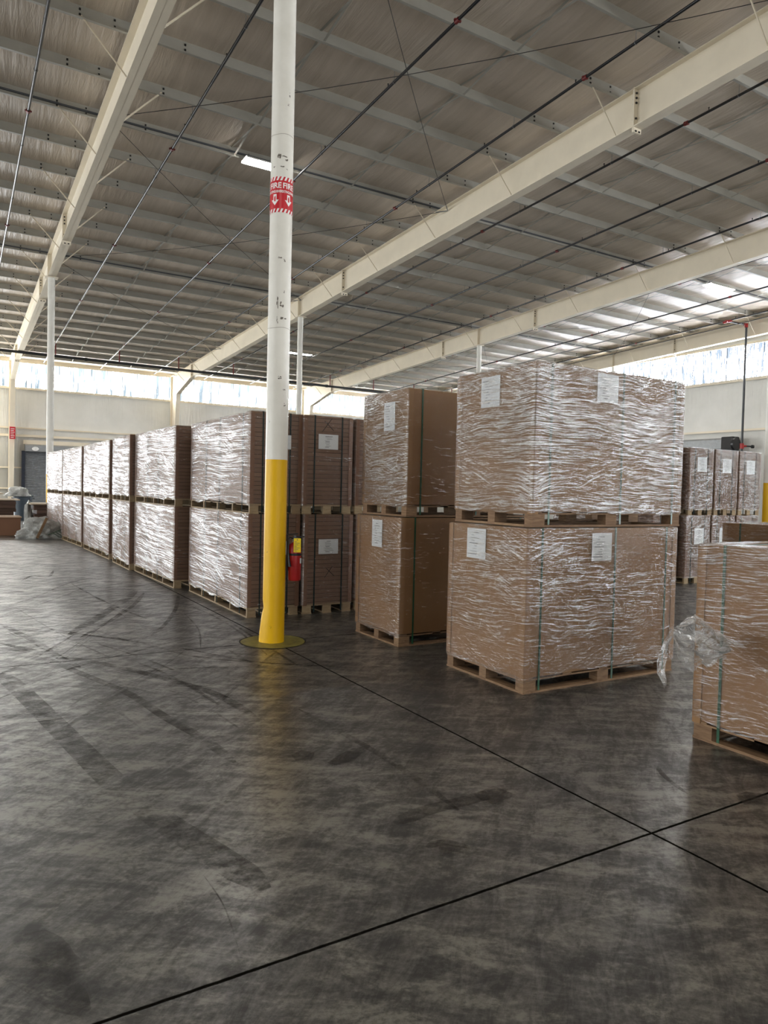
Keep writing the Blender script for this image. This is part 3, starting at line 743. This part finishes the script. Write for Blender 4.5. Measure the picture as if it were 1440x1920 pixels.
# ------------------------------------------------------------------ wrapped pallets
def face_pt(face, u, v, dx, dy, off):
    # u along the face (left to right as seen from outside), v = height
    if face == 'w': return (-off, dy - u, v)       # the -X face, left = far
    if face == 's': return (u, -off, v)            # the -Y face
    if face == 'e': return (dx + off, u, v)
    return (dx - u, dy + off, v)
def facebox(mb, face, u0, v0, u1, v1, dx, dy, off, th, mi=0):
    a = [face_pt(face, u, v, dx, dy, o_) for u, v in ((u0, v0), (u1, v0), (u1, v1), (u0, v1)) for o_ in (off, off + th)]
    mb.add(a, [(0,2,4,6), (1,7,5,3), (0,1,3,2), (2,3,5,4), (4,5,7,6), (6,7,1,0)], mi)

def film_shell(dx, dy, z0, z1, off, step, seed, rag=.02, flat=''):
    rnd = random.Random(seed); per = []
    nx = max(3, int(dx / step)); ny = max(3, int(dy / step)); c = .012
    L = [(-off + c + (dx + 2*off - 2*c) * i / nx, -off) for i in range(nx + 1)] + [(dx + off, -off + c + (dy + 2*off - 2*c) * i / ny) for i in range(ny + 1)] \
      + [(dx + off - c - (dx + 2*off - 2*c) * i / nx, dy + off) for i in range(nx + 1)] + [(-off, dy + off - c - (dy + 2*off - 2*c) * i / ny) for i in range(ny + 1)]
    n = len(L); nz = max(6, int((z1 - z0) / step)); cx, cy = dx / 2, dy / 2; vs = []
    rag_ = [rag * (noise.noise(Vector((a * 3, b * 3, seed))) * 2.4) for a, b in L]
    for k in range(nz + 1):
        f = k / nz
        for i, (x, y) in enumerate(L):
            z = z0 + (z1 - z0) * f + rag_[i] * (1 - f) ** 4
            q = noise.noise(Vector((x * 4 + seed, y * 4, z * 11))) * .0035
            nx_ = -1 if x < 0 else (1 if x > dx else 0); ny_ = -1 if y < 0 else (1 if y > dy else 0)
            vs.append((x + nx_ * q, y + ny_ * q, z))
    # fold over the top edge
    for ins, dz in ((.012, .010), (.10, .012), (.17, .010)):
        for i, (x, y) in enumerate(L):
            px = min(max(x, ins), dx - ins); py = min(max(y, ins), dy - ins)
            vs.append((px, py, z1 + dz + noise.noise(Vector((x * 6, y * 6, seed + ins * 9))) * .006))
    rows = nz + 4
    fs = [(k*n + i, k*n + (i+1) % n, (k+1)*n + (i+1) % n, (k+1)*n + i) for k in range(rows - 1) for i in range(n)]
    side = ['s'] * (nx + 1) + ['e'] * (ny + 1) + ['n'] * (nx + 1) + ['w'] * (ny + 1)
    mb = MB().add(vs, fs); mb.mi = [1 if side[q % n] in flat else 0 for q in range(len(fs))]
    return mb

def wrapped_pallet(x, y, z, dx, dy, h, style, label, group, rz=0, seed=0, labels=(), straps=None, shift=(0, 0), film=None, flat=None, pale=False, step=.06, wood=None, cross=None, deck_over=.0):
    u = empty('wrapped_pallet', (x, y, z), rz, label=label, cat='pallet load', group=group)
    wd = wood or (M['woodpale'] if pale else M['wood'])
    row = style == 'row'
    ph = .125; tb, bl = .018, .085
    # ---- pallet
    longy = dy > dx
    mb = MB(); nb = 6 if row else 5
    L = dy if longy else dx; Wd = dx if longy else dy
    def bx(a0, b0, a1, b1, z0_, z1_, m_):   # a along long, b along short
        if longy: m_.box((b0, a0, z0_), (b1, a1, z1_))
        else: m_.box((a0, b0, z0_), (a1, b1, z1_))
    for k in range(nb):
        a0 = k * (L - .1) / (nb - 1); bx(a0, 0, a0 + .1, Wd, tb + bl, ph, mb)
    for b0 in (0, Wd / 2 - .045, Wd - .09): bx(.1, b0, L - .1, b0 + .09, tb + bl, tb + bl + .012, mb)
    pal = mb.build('pallet', wd, u)
    if row:
        na, nbk, ba, bb = 5, 3, .045, .12
    else:
        na, nbk, ba, bb = 3, 3, .14, .10
    for i in range(na):
        for j in range(nbk):
            a0 = i * (L - ba) / (na - 1); b0 = j * (Wd - bb) / (nbk - 1); m_ = MB()
            bx(a0 + .004, b0 + .004, a0 + ba - .004, b0 + bb - .004, tb, tb + bl, m_)
            m_.build('block', wd, pal)
    for b0 in (0, Wd / 2 - bb / 2, Wd - bb): 
        m_ = MB(); bx(0, b0, L, b0 + bb, 0, tb, m_); m_.build('bottom_board', wd, pal)
    if not row:
        for a0 in (0, L - .10):
            m_ = MB(); bx(a0, bb, a0 + .10, Wd / 2 - bb / 2, 0, tb, m_); bx(a0, Wd / 2 + bb / 2, a0 + .10, Wd - bb, 0, tb, m_); m_.build('bottom_board', wd, pal)
    # ---- load, slightly shifted / leaning on the pallet
    ld = MB(); i_ = .004; sx, sy = shift
    ld.box((i_ + sx, i_ + sy, ph), (dx - i_ + sx, dy - i_ + sy, h))
    load = ld.build('sheet_stack' if row else 'carton', M['sheets'] if row else M['card'], u, bevel=.004)
    def P(o_): o_.location = (sx, sy, 0); return o_
    em = M['edged'] if row else M['edge']; th = .005; lg = .055 if row else .06
    for cx_, cy_ in ((0, 0), (1, 0), (1, 1), (0, 1)):
        X0 = -th if cx_ == 0 else dx + th; Y0 = -th if cy_ == 0 else dy + th
        a = 1 if cx_ == 0 else -1; b = 1 if cy_ == 0 else -1; rr = random.Random(seed * 7 + cx_ * 2 + cy_)
        pr = [(X0, Y0), (X0 + a*lg, Y0), (X0 + a*lg, Y0 + b*th), (X0 + a*th, Y0 + b*th), (X0 + a*th, Y0 + b*lg), (X0, Y0 + b*lg)]
        P(MB().prism(pr, 'z', ph - .02 + rr.random() * .03, h - rr.random() * .012).build('corner_board', em, u))
    st = M['dkstrap'] if row else M['strap']
    for face, us in (straps or {}).items():
        for uu in us:
            m_ = MB(); sw = .019 if row else .019
            bow = .0
            facebox(m_, face, uu - sw/2, .02, uu + sw/2, h + .003, dx, dy, .001, .0035)
            P(m_.build('strap', st, u))
            m_ = MB()  # across the top
            if face in 'sn': m_.box((uu - sw/2, .0, h), (uu + sw/2, dy, h + .004))
            else: m_.box((.0, dy - uu - sw/2, h), (dx, dy - uu + sw/2, h + .004))
            P(m_.build('strap', st, u))
    for (face, uc, vc, lw_, lh_, tilt) in labels:
        m_ = MB(); facebox(m_, face, uc - lw_/2, vc - lh_/2, uc + lw_/2, vc + lh_/2, dx, dy, .006, .001)
        rr = random.Random(seed + 5); nl = 9
        for q in range(nl):
            w_ = lw_ * rr.uniform(.12, .5); zc = vc + lh_ * (.36 - .72 * q / (nl - 1)); c_ = uc + lw_ * (rr.uniform(-.08, .05) if row else rr.uniform(-.25, .0))
            th_ = .0035 if q % 4 else .006
            facebox(m_, face, c_ - w_/2, zc - th_/2, c_ + w_/2, zc + th_/2, dx, dy, .0072, .0003, 1)
        P(lab(m_.build('label_sheet', [M['paper'], M['ink']], u), 'white printed paper label'))
    if cross:
        face, uc, vc, s_ = cross; m_ = MB()
        for (u0, v0, u1, v1) in ((-1.1, -1.2, .8, 1.3), (-.7, .8, 1.2, -.9)):
            du, dv = (u1 - u0), (v1 - v0); ln = math.hypot(du, dv); nu, nv = -dv / ln * .0042, du / ln * .0042
            pts = [(uc + u0*s_ + nu, vc + v0*s_ + nv), (uc + u1*s_ + nu, vc + v1*s_ + nv), (uc + u1*s_ - nu, vc + v1*s_ - nv), (uc + u0*s_ - nu, vc + v0*s_ - nv)]
            m_.add([face_pt(face, a, b, dx, dy, .0035) for a, b in pts], [(0, 1, 2, 3)])
        P(m_.build('marker_cross', M['marker'], u))
    fm = film or (M['filmrow'] if row else M['film'])
    P(film_shell(dx, dy, ph - .01, h, .011, step, seed * 3.7 + 1, .025, ('sn' if row else '') if flat is None else flat).build('stretch_wrap', [fm, M['filmflat']], u, smooth='all', fix=False))
    return u

G1 = 'wrapped pallets of the long left row'
S2 = {'s': (.17, .50), 'w': (.55, 1.2, 1.95)}
def row_pair(x, y, dx, dy, names, seed, rz=0, up=(0, 0), labels=((), ()), straps=S2, cross=(None, None), h0=1.275, h1=1.255, step=.06, group=G1, film=None):
    for t in (0, 1):
        wrapped_pallet(x + (up[0] if t else 0), y + (up[1] if t else 0), h0 * t, dx, dy, h0 if t == 0 else h1, 'row', names[t], group, rz, seed + t,
                       labels[t], straps, pale=True, step=step, cross=cross[t], film=film, flat='' if group != G1 else None)
lb = lambda uc, vc: (('s', uc, vc, .22, .17, 0),)
row_pair(3.07, 8.28, .68, 2.51, ('bottom wrapped pallet standing directly behind the fire sign column', 'top wrapped pallet directly behind the fire sign column'), 11, 0, (.01, .0),
         ((('s', .42, .85, .22, .17, 0),), (('s', .42, .9, .22, .17, 0),)), {'s': (.16, .52), 'w': (.75, 1.35, 2.25)})
row_pair(3.80, 8.24, .69, 2.5, ('bottom wrapped pallet right of the fire extinguisher, marker cross below its label', 'top wrapped pallet right of the fire extinguisher, marker cross above its label'), 13, 0, (-.03, 0),
         ((('s', .34, .86, .28, .19, 0),), (('s', .34, .93, .28, .19, 0),)), {'s': (.15, .54), 'w': (.55, 1.9)}, (('s', .36, .53, .06), ('s', .33, 1.14, .07)))
row_pair(4.56, 8.26, .68, 2.5, ('bottom wrapped pallet half hidden behind the slim middle stack', 'top wrapped pallet half hidden behind the slim middle stack'), 15, 0, (-.03, 0), ((), ()), {'s': (.14, .54)})
row_pair(2.93, 11.13, .70, 2.57, ('bottom wrapped pallet of the row, second stack back from the fire sign column', 'top wrapped pallet of the row, second stack back from the fire sign column'), 17, .022, (.0, 0), ((), ()), {'s': (.30, .60), 'w': (.9, 1.6)})
row_pair(2.80, 13.80, .70, 1.64, ('narrow bottom wrapped pallet, third stack back in the long row', 'narrow top wrapped pallet, third stack back in the long row'), 19, .0, (-.01, 0), ((), ()), {'s': (.2, .5), 'w': (.4, 1.2)}, step=.08, film=M['filmfar'])
row_pair(2.815, 15.92, .72, 2.95, ('bottom wrapped pallet, fourth stack back in the long row', 'top wrapped pallet, fourth stack back in the long row'), 21, .026, (-.005, 0), ((), ()), {'w': (.9, 1.9)}, step=.1, film=M['filmfar'])
row_pair(2.75, 19.28, .72, 2.6, ('bottom wrapped pallet, fifth stack back in the long row', 'top wrapped pallet, fifth stack back in the long row'), 23, .045, (-.005, 0), ((), ()), {'w': (.9, 1.9)}, step=.12, film=M['filmfar'])
row_pair(2.63, 22.0, .72, 2.66, ('bottom wrapped pallet at the far end of the long row, behind the plastic heap', 'top wrapped pallet at the far end of the long row'), 25, .045, (-.005, 0), ((), ()), {'w': (.9, 1.9)}, step=.12, film=M['filmfar'])
# slim stack in the middle
G2 = 'wrapped carton pallets in the middle'
wrapped_pallet(3.90, 6.12, 0, 1.8, .91, 1.325, 'box', 'slim bottom carton pallet between the far row and the big near stack', G2, 0, 31,
               (('w', .44, 1.14, .21, .29, 0),), {'s': (.17, .9, 1.6)}, step=.06, flat='s')
wrapped_pallet(3.955, 6.12, 1.335, 1.8, .91, 1.315, 'box', 'slim top carton pallet between the far row and the big near stack', G2, 0, 33,
               (('w', .55, 1.05, .22, .3, 0),), {'s': (.17, .9, 1.6)}, step=.06, flat='s', film=M['filmdense'])
# big near stack
G3 = 'big wrapped carton stack'
wrapped_pallet(3.885, 4.235, 0, 1.80, 1.045, 1.325, 'box', 'large wrapped carton pallet at the bottom of the big near stack', G3, -.012, 35,
               (('w', .40, 1.16, .26, .26, 0), ('s', .83, 1.165, .235, .235, 0)), {'s': (.16, 1.0, 1.66)}, step=.045)
wrapped_pallet(3.93, 4.235, 1.335, 1.80, 1.03, 1.315, 'box', 'large wrapped carton pallet at the top of the big near stack', G3, -.008, 37,
               (('w', .47, 1.13, .25, .26, 0), ('s', .80, 1.17, .25, .24, 0)), {'s': (.17, 1.0, 1.68)}, step=.045, film=M['filmdense'])
# near right
ur = wrapped_pallet(4.235, 1.16, 0, 1.04, 1.80, 1.295, 'box', 'single wrapped carton pallet cut off at the right edge with loose film hanging from it', 'single height carton pallets', 0, 39,
               (), {'w': (.185, .95, 1.6)}, step=.045)
wrapped_pallet(8.0, 3.48, 0, 1.04, 1.8, 1.305, 'box', 'wrapped carton pallet standing just behind the cut off right-hand pallet', 'single height carton pallets', 0, 41,
               (), {'w': (.22, .95, 1.6)}, step=.08)
# far right group
G4 = 'distant wrapped pallets at right'
nm = ['leftmost visible', 'second', 'third', 'rightmost']
for k, (x, y) in enumerate(((10.86, 8.55), (11.60, 8.40), (12.37, 8.40), (13.14, 8.40))):
    if k == 0: row_pair(x, y, .68, 2.5, ('bottom wrapped pallet showing only a sliver beside the big near stack', 'top wrapped pallet showing only a sliver beside the big near stack'), 51, 0, (0, 0), ((), ()), {'s': (.2, .5)}, group=G4, step=.1, film=M['film'])
    else:
        pos = ('left', 'middle', 'right')[k-1]
        row_pair(x, y, .70, 2.5, ('bottom wrapped pallet, %s one of the distant right-hand group' % pos, 'top wrapped pallet, %s one of the distant right-hand group' % pos), 51 + 2*k, 0, (.04, 0),
                 ((('s', .38, .88, .28, .3, 0),), (('s', .36, .95, .28, .27, 0),)), {'s': (.16, .54), 'w': (1.2,)}, group=G4, step=.1, film=M['film'])

# loose torn film hanging off the right-hand pallet
def at(px, py, dep): return CAM + ray(px, py) * dep
def ribbon(rows, name, parent, jit=.01, nu=10, seed=1):
    # rows: list of (ptA, ptB) in world space; interpolate with folds
    g = []
    for i in range(len(rows) - 1):
        for s in range(5):
            t0 = s / 5; a = rows[i][0].lerp(rows[i+1][0], t0); b = rows[i][1].lerp(rows[i+1][1], t0); r_ = []
            for j in range(nu + 1):
                f = j / nu; p = a.lerp(b, f)
                wv = noise.noise(Vector((f * 6 + seed, (i + t0) * .7, seed))) * jit * 2 + math.sin(f * 17 + seed) * jit * .5
                r_.append(p + F_ * wv * 2.2 + R_ * wv * .4)
            g.append(r_)
    inv = Vector(parent.location)
    mb = MB().sheet([[tuple(p - inv) for p in r_] for r_ in g])
    o = mb.build(name, M['loose'], parent, smooth='all', fix=False); return o
D0 = 4.30
rows = [(at(1366, 1200, 4.37), at(1362, 1222, 4.37)), (at(1345, 1175, 4.33), at(1340, 1243, 4.33)), (at(1315, 1160, 4.30), at(1308, 1240, 4.28)),
        (at(1296, 1153, 4.28), at(1296, 1250, 4.24)), (at(1280, 1157, 4.26), at(1281, 1240, 4.22)), (at(1268, 1170, 4.25), at(1269, 1212, 4.22)), (at(1256, 1178, 4.24), at(1263, 1196, 4.22))]
rows = [(at(1263, 1177, 4.25), at(1268, 1205, 4.24)), (at(1275, 1164, 4.26), at(1275, 1236, 4.22)), (at(1290, 1155, 4.28), at(1287, 1254, 4.23)), (at(1304, 1152, 4.29), at(1300, 1262, 4.25)),
        (at(1316, 1160, 4.30), at(1312, 1246, 4.27)), (at(1334, 1176, 4.33), at(1330, 1245, 4.31)), (at(1352, 1192, 4.36), at(1350, 1240, 4.35)), (at(1368, 1205, 4.38), at(1363, 1226, 4.38))]
lab(ribbon(rows, 'torn_film', ur, .034, 30, 3.1), 'clear torn film flaring out to the left')
rows = [(at(1258, 1178, 4.24), at(1268, 1184, 4.24)), (at(1243, 1205, 4.23), at(1252, 1210, 4.23)), (at(1232, 1240, 4.22), at(1248, 1242, 4.22)),
        (at(1231, 1262, 4.21), at(1247, 1262, 4.21)), (at(1240, 1276, 4.20), at(1250, 1274, 4.20)), (at(1247, 1296, 4.20), at(1250, 1290, 4.20))]
ribbon(rows, 'torn_film', ur, .006, 6, 5.2)
rows = [(at(1372, 1204, 4.36), at(1366, 1212, 4.36)), (at(1354, 1185, 4.35), at(1362, 1225, 4.35)), (at(1330, 1178, 4.32), at(1345, 1240, 4.30)), (at(1312, 1190, 4.28), at(1318, 1246, 4.26)), (at(1306, 1200, 4.27), at(1306, 1232, 4.26))]
ribbon(rows, 'torn_film', ur, .036, 20, 7.7)

# ------------------------------------------------------------------ far left corner
o = MB()
c = MB()
nn = empty('cardboard_box', (-.6, 23.75, 0), 0, label='long low brown cardboard box on the floor at the left edge', cat='box')
MB().box((0, 0, .012), (2.3, 1.1, .53)).build('carton', mat_card('brown_box', hx('7d5a45'), hx('8d6850')), nn, bevel=.006)
MB().box((-.03, -.03, .53), (2.33, 1.13, .56)).build('lid', mat_card('brown_lid', hx('a88c74'), hx('b89a80')), nn)
MB().box((.0, 0, 0), (2.3, .08, .012)).box((0, 1.0, 0), (2.3, 1.08, .012)).build('skid', M['wood'], nn)
def sheet_pile(x, y, dx, dy, n, th, label, top, seed, sag=.03):
    r = empty('cardboard_sheet_pile', (x, y, 0), 0, label=label, cat='cardboard pile', group='piles of flat cardboard sheets')
    rr = random.Random(seed)
    pl = MB().box((0, 0, 0), (dx, .1, .1)).box((0, dy - .1, 0), (dx, dy, .1)).box((0, dy/2, 0), (dx, dy/2 + .1, .1)).box((0, 0, .1), (dx, dy, .12)).build('pallet', M['wood'], r)
    z = .12
    for k in range(n):
        o1, o2 = rr.uniform(-.06, .06), rr.uniform(-.05, .05); t_ = th * rr.uniform(.7, 1.2); g = []
        mb = MB(); m_ = 8
        for zz in (z, z + t_):
            for a in range(m_ + 1):
                xx = dx * a / m_; ed = abs(a / m_ - .5) * 2
                for yy in (0, dy): mb.v.append((xx + o1, yy + o2, zz - sag * ed ** 3 * (k / n)))
        q = 2 * (m_ + 1)
        for a in range(m_):
            i0 = 2 * a
            mb.f += [(i0, i0+2, q+i0+2, q+i0), (i0+1, q+i0+1, q+i0+3, i0+3), (q+i0, q+i0+2, q+i0+3, q+i0+1), (i0, i0+1, i0+3, i0+2)]; mb.mi += [0]*4
        mb.f += [(0, q, q+1, 1), (q-2, q-1, 2*q-1, 2*q-2)]; mb.mi += [0]*2
        mb.build('sheet_bundle', M['darkcard'], r)
        z += t_ + .004
    MB().box((-.16, -.14, z), (dx + .12, dy + .1, z + .035)).build('top_sheet', top, r)
    return r
ptop = mat_card('pale_board', hx('b3a08a'), hx('c5b49d'))
sheet_pile(2.26, 25.6, 1.5, 1.3, 6, .132, 'pile of dark cardboard sheets with pale board on top, beside the wrapped row', ptop, 3)
sheet_pile(-.2, 26.6, 1.95, 1.4, 6, .14, 'pile of dark cardboard sheets behind the low brown box at left', ptop, 5)
sheet_pile(-.6, 29.4, 2.0, 1.4, 7, .165, 'tallest pile of dark cardboard sheets at the far left', ptop, 8)
# trash can
rr_ = empty('trash_can', (2.45, 33.2, 0), 0, label='dark blue-grey round trash can behind the cardboard piles', cat='trash can')
tm = simple('bin_plastic', hx('39454f'), .5)
lathe([(.001, 0), (.30, 0), (.34, .5), (.37, .98), (.40, 1.0), (.40, 1.05), (.36, 1.05), (.34, .9), (.001, .88)], 28).build('bin', tm, rr_, smooth=True)
for s in (-1, 1): MB().box((s * .40 - .03, -.06, .90), (s * .40 + .03, .06, .95)).build('handle', tm, rr_)
def crumple(name, loc, dims, seed, label, cat, mat, bumps=3.2, sub=5, group=None):
    bm = bmesh.new(); bmesh.ops.create_icosphere(bm, subdivisions=sub, radius=1)
    for v in bm.verts:
        p = v.co.copy(); n1 = noise.noise(p * 1.7 + Vector((seed, 0, 0))); n2 = noise.noise(p * 4.2 + Vector((0, seed, 0))); n3 = abs(noise.noise(p * 9 + Vector((0, 0, seed))))
        q = 1 + .38 * n1 + .22 * n2 + .14 * n3
        v.co = Vector((p.x * q * dims[0], p.y * q * dims[1], max(-.0, (p.z * q * .5 + .42 * (1 - .75 * (p.x ** 2 + p.y ** 2)))) * dims[2]))
    bmesh.ops.recalc_face_normals(bm, faces=bm.faces)
    me = bpy.data.meshes.new(name); bm.to_mesh(me); bm.free(); me.materials.append(mat)
    me.polygons.foreach_set('use_smooth', [True] * len(me.polygons))
    o = bpy.data.objects.new(name, me); col.objects.link(o); o.location = loc
    return tag(o, label, cat, group)
def mat_heap():
    t = NT('crumpled_plastic'); o = t.obj(); a = t.noise(o, 5, 6, .7, 1.2); b = t.noise(t.map(o, (3, 3, 9), (.4, .2, .5)), 3, 5, .65, 2.0)
    c = t.ramp(a, [(.3, hx('b5b7b2')), (.6, hx('e6e7e2'))])
    x = t.pbr(c, .25, 0, .6, t.bump(t.math('ADD', a, b), 1.0, .06)); x.inputs['Transmission Weight'].default_value = .15; return t.m
mh = mat_heap()
hp = crumple('plastic_film_heap', (2.18, 22.55, .0), (.62, .38, .62), 4.3, 'heap of crumpled clear plastic wrap on the floor at the end of the row', 'plastic heap', mh)
lab(MB().box((-.035, -.02, .0), (.035, .02, .62), 0, Matrix.Translation((-.18, -.40, .03)) @ Matrix.Rotation(.42, 4, 'Y') @ Matrix.Rotation(-.1, 4, 'X')).build('board_strip', M['wood'], hp), 'brown strip of board sticking out')
m_ = MB()
for q in range(5):
    p0 = Vector((.1 + q * .07, -.42 + q * .01, .12 + .03 * q)); m_.tube([p0, p0 + Vector((.12, -.02, .05)), p0 + Vector((.28, .0, -.06)), p0 + Vector((.42, .06, -.08))], .008, 5)
m_.build('green_strapping', M['strap'], hp)
crumple('plastic_film_bag', (2.25, 33.0, 1.0), (.42, .35, .45), 2.2, 'white plastic film bulging from the top of the trash can', 'plastic bag', mh, sub=4)
crumple('plastic_film_bag', (2.10, 26.2, .0), (.16, .3, 1.0), 8.2, 'white plastic film stuffed between the cardboard piles', 'plastic bag', mh, sub=4)
# red sign on the wall column at the far left
o = MB().box((XR[0] - .15, 46.2, 4.05), (XR[0] + .15, 46.235, 4.75)).build('wall_sign', [sign_r]); tag(o, 'small red fire sign on the far left wall column', 'sign')
m_ = MB()
for q in range(6): m_.box((XR[0] - .10, 46.19, 4.12 + q * .1), (XR[0] + .06 + .04 * (q % 2), 46.199, 4.15 + q * .1))
m_.build('sign_lettering', sign_w, o)

# ------------------------------------------------------------------ tyre marks (rubber on the concrete)
def mat_tire(a):
    t = NT('tyre_rubber_mark'); o = t.obj(); n1 = t.noise(o, 7, 6, .75); n2 = t.noise(t.map(o, (2, 2, 1)), 1, 3)
    p = t.n('ShaderNodeBsdfPrincipled'); p.inputs['Base Color'].default_value = hx('35322e'); p.inputs['Roughness'].default_value = .45; p.inputs['Specular IOR Level'].default_value = .25
    tr = t.n('ShaderNodeBsdfTransparent'); mx = t.n('ShaderNodeMixShader')
    t.put(mx.inputs[0], t.math('MULTIPLY', t.rng(t.math('ADD', t.math('MULTIPLY', n1, .6), t.math('MULTIPLY', n2, .4)), .42, .58), a))
    t.l(tr.outputs[0], mx.inputs[1]); t.l(p.outputs[0], mx.inputs[2]); t.l(mx.outputs[0], t.out.inputs[0]); return t.m
MT = [mat_tire(.5), mat_tire(.62), mat_tire(.52), mat_tire(.35)]
marks = [  # image points of each mark, widths in metres, strength
    ([(0, 1262), (40, 1296), (90, 1345), (150, 1405), (215, 1468), (300, 1535), (400, 1600), (500, 1668)], .15, 0),
    ([(0, 1206), (100, 1228), (200, 1246), (300, 1270), (400, 1300), (480, 1345)], .085, 1),
    ([(0, 1215), (60, 1225), (150, 1262), (240, 1300), (310, 1345), (380, 1385), (440, 1430)], .075, 2),
    ([(0, 1180), (120, 1188), (240, 1200), (360, 1230), (500, 1243), (640, 1250)], .05, 2),
    ([(0, 1170), (60, 1200), (110, 1232), (150, 1252)], .08, 1),
    ([(0, 1345), (60, 1342), (140, 1338)], .10, 1),
    ([(60, 1174), (200, 1196), (330, 1214), (470, 1240), (560, 1246)], .035, 1),
    ([(130, 1190), (180, 1160), (220, 1134), (255, 1110)], .13, 2),
    ([(150, 1196), (210, 1162), (250, 1135), (270, 1112)], .06, 1),
    ([(280, 1195), (310, 1170), (330, 1140), (335, 1112)], .05, 2),
    ([(0, 1140), (60, 1122), (150, 1088), (250, 1082), (310, 1090)], .04, 2),
    ([(40, 1090), (60, 1080), (90, 1082), (100, 1070)], .05, 1),
    ([(345, 1150), (372, 1180), (376, 1215)], .02, 2),
    ([(0, 1310), (120, 1258), (260, 1220), (380, 1190)], .025, 1),
    ([(0, 1362), (100, 1350), (200, 1335)], .022, 2),
    ([(620, 1240), (500, 1250), (380, 1252), (240, 1262)], .03, 2),
    ([(800, 1590), (830, 1580), (880, 1590)], .05, 1),
    ([(740, 1545), (800, 1520), (880, 1500), (950, 1480)], .10, 0),
    ([(380, 1640), (420, 1700), (450, 1790)], .006, 1),
    ([(1225, 1430), (1250, 1460), (1290, 1490)], .03, 2),
    ([(0, 1800), (80, 1840), (160, 1900)], .12, 0),
    ([(560, 1330), (720, 1420), (860, 1520)], .05, 0),
]
rt = random.Random(12)
for q in range(52):
    cx_, cy_ = rt.uniform(20, 560), rt.uniform(1060, 1330); L_ = rt.uniform(60, 260); a_ = rt.choice((rt.uniform(-.06, .10), rt.uniform(.35, .75), rt.uniform(-.75, -.4)))
    c_ = rt.uniform(-.25, .25); sc_ = (cy_ - 960) / 260
    pp_ = []
    for e_ in (-1, -.4, .3, 1):
        pp_.append((cx_ + math.cos(a_) * L_ * e_ * .5, cy_ + (math.sin(a_) * L_ * e_ * .5 + c_ * L_ * e_ * e_ * .3) * min(1, sc_)))
    if min(p[1] for p in pp_) > 1030 and all(p[1] > 1100 + .43 * (p[0] - 320) or p[0] < 250 for p in pp_): marks.append((pp_, rt.choice((.008, .012, .02, .03)), rt.choice((1, 2, 3, 3))))
for k, (pp, wd, mi) in enumerate(marks):
    P3 = [on_floor(x, y) for x, y in pp]; pts = []
    for i in range(len(P3) - 1):      # Catmull-Rom
        a = P3[max(i-1, 0)]; b = P3[i]; c_ = P3[i+1]; d = P3[min(i+2, len(P3)-1)]
        for s in range(6):
            t = s / 6; pts.append(.5 * ((2*b) + (c_ - a)*t + (2*a - 5*b + 4*c_ - d)*t*t + (-a + 3*b - 3*c_ + d)*t**3))
    pts.append(P3[-1]); g = []
    for i, p in enumerate(pts):
        t = (pts[min(i+1, len(pts)-1)] - pts[max(i-1, 0)]).normalized(); nn_ = Vector((-t.y, t.x, 0)); tp = min(1, i / 4 + .3, (len(pts) - 1 - i) / 4 + .3)
        g.append([(p.x + nn_.x * wd/2 * s * tp, p.y + nn_.y * wd/2 * s * tp, .0012 + k * .00006) for s in (-1, 1)])
    MB().sheet(g).build('tire_mark', MT[mi], fl)

# stains on the concrete
stains = [[(25, 1772), (45, 1756), (85, 1746), (118, 1760), (138, 1788), (165, 1812), (150, 1826), (112, 1836), (75, 1815), (45, 1790)],
          [(888, 1491), (925, 1475), (966, 1492), (924, 1511)], [(822, 1592), (830, 1583), (884, 1592), (876, 1602), (850, 1600), (824, 1610)],
          [(613, 1432), (638, 1416), (664, 1404), (692, 1399), (664, 1424), (628, 1437)], [(545, 1418), (565, 1408), (590, 1412), (585, 1424), (555, 1428)],
          [(1378, 1492), (1400, 1486), (1440, 1492), (1440, 1506), (1395, 1508)], [(126, 1852), (150, 1836), (182, 1838), (190, 1858), (170, 1878), (136, 1874)]]
for k, pg in enumerate(stains):
    P3 = [on_floor(x, y) for x, y in pg]; n = len(P3); c_ = sum(P3, Vector()) / n; pts = []
    for i in range(n):
        for q in range(4):
            p = P3[i].lerp(P3[(i+1) % n], q / 4); d = p - c_
            p = c_ + d * (1 + .10 * noise.noise(p * 14 + Vector((k, 0, 0)))); pts.append((p.x, p.y, .0058 + k * .0001))
    MB().add([(c_.x, c_.y, .0058 + k * .0001)] + pts, [(0, i + 1, (i + 1) % len(pts) + 1) for i in range(len(pts))]).build('floor_stain', MT[1] if k < 6 else MT[3], fl)
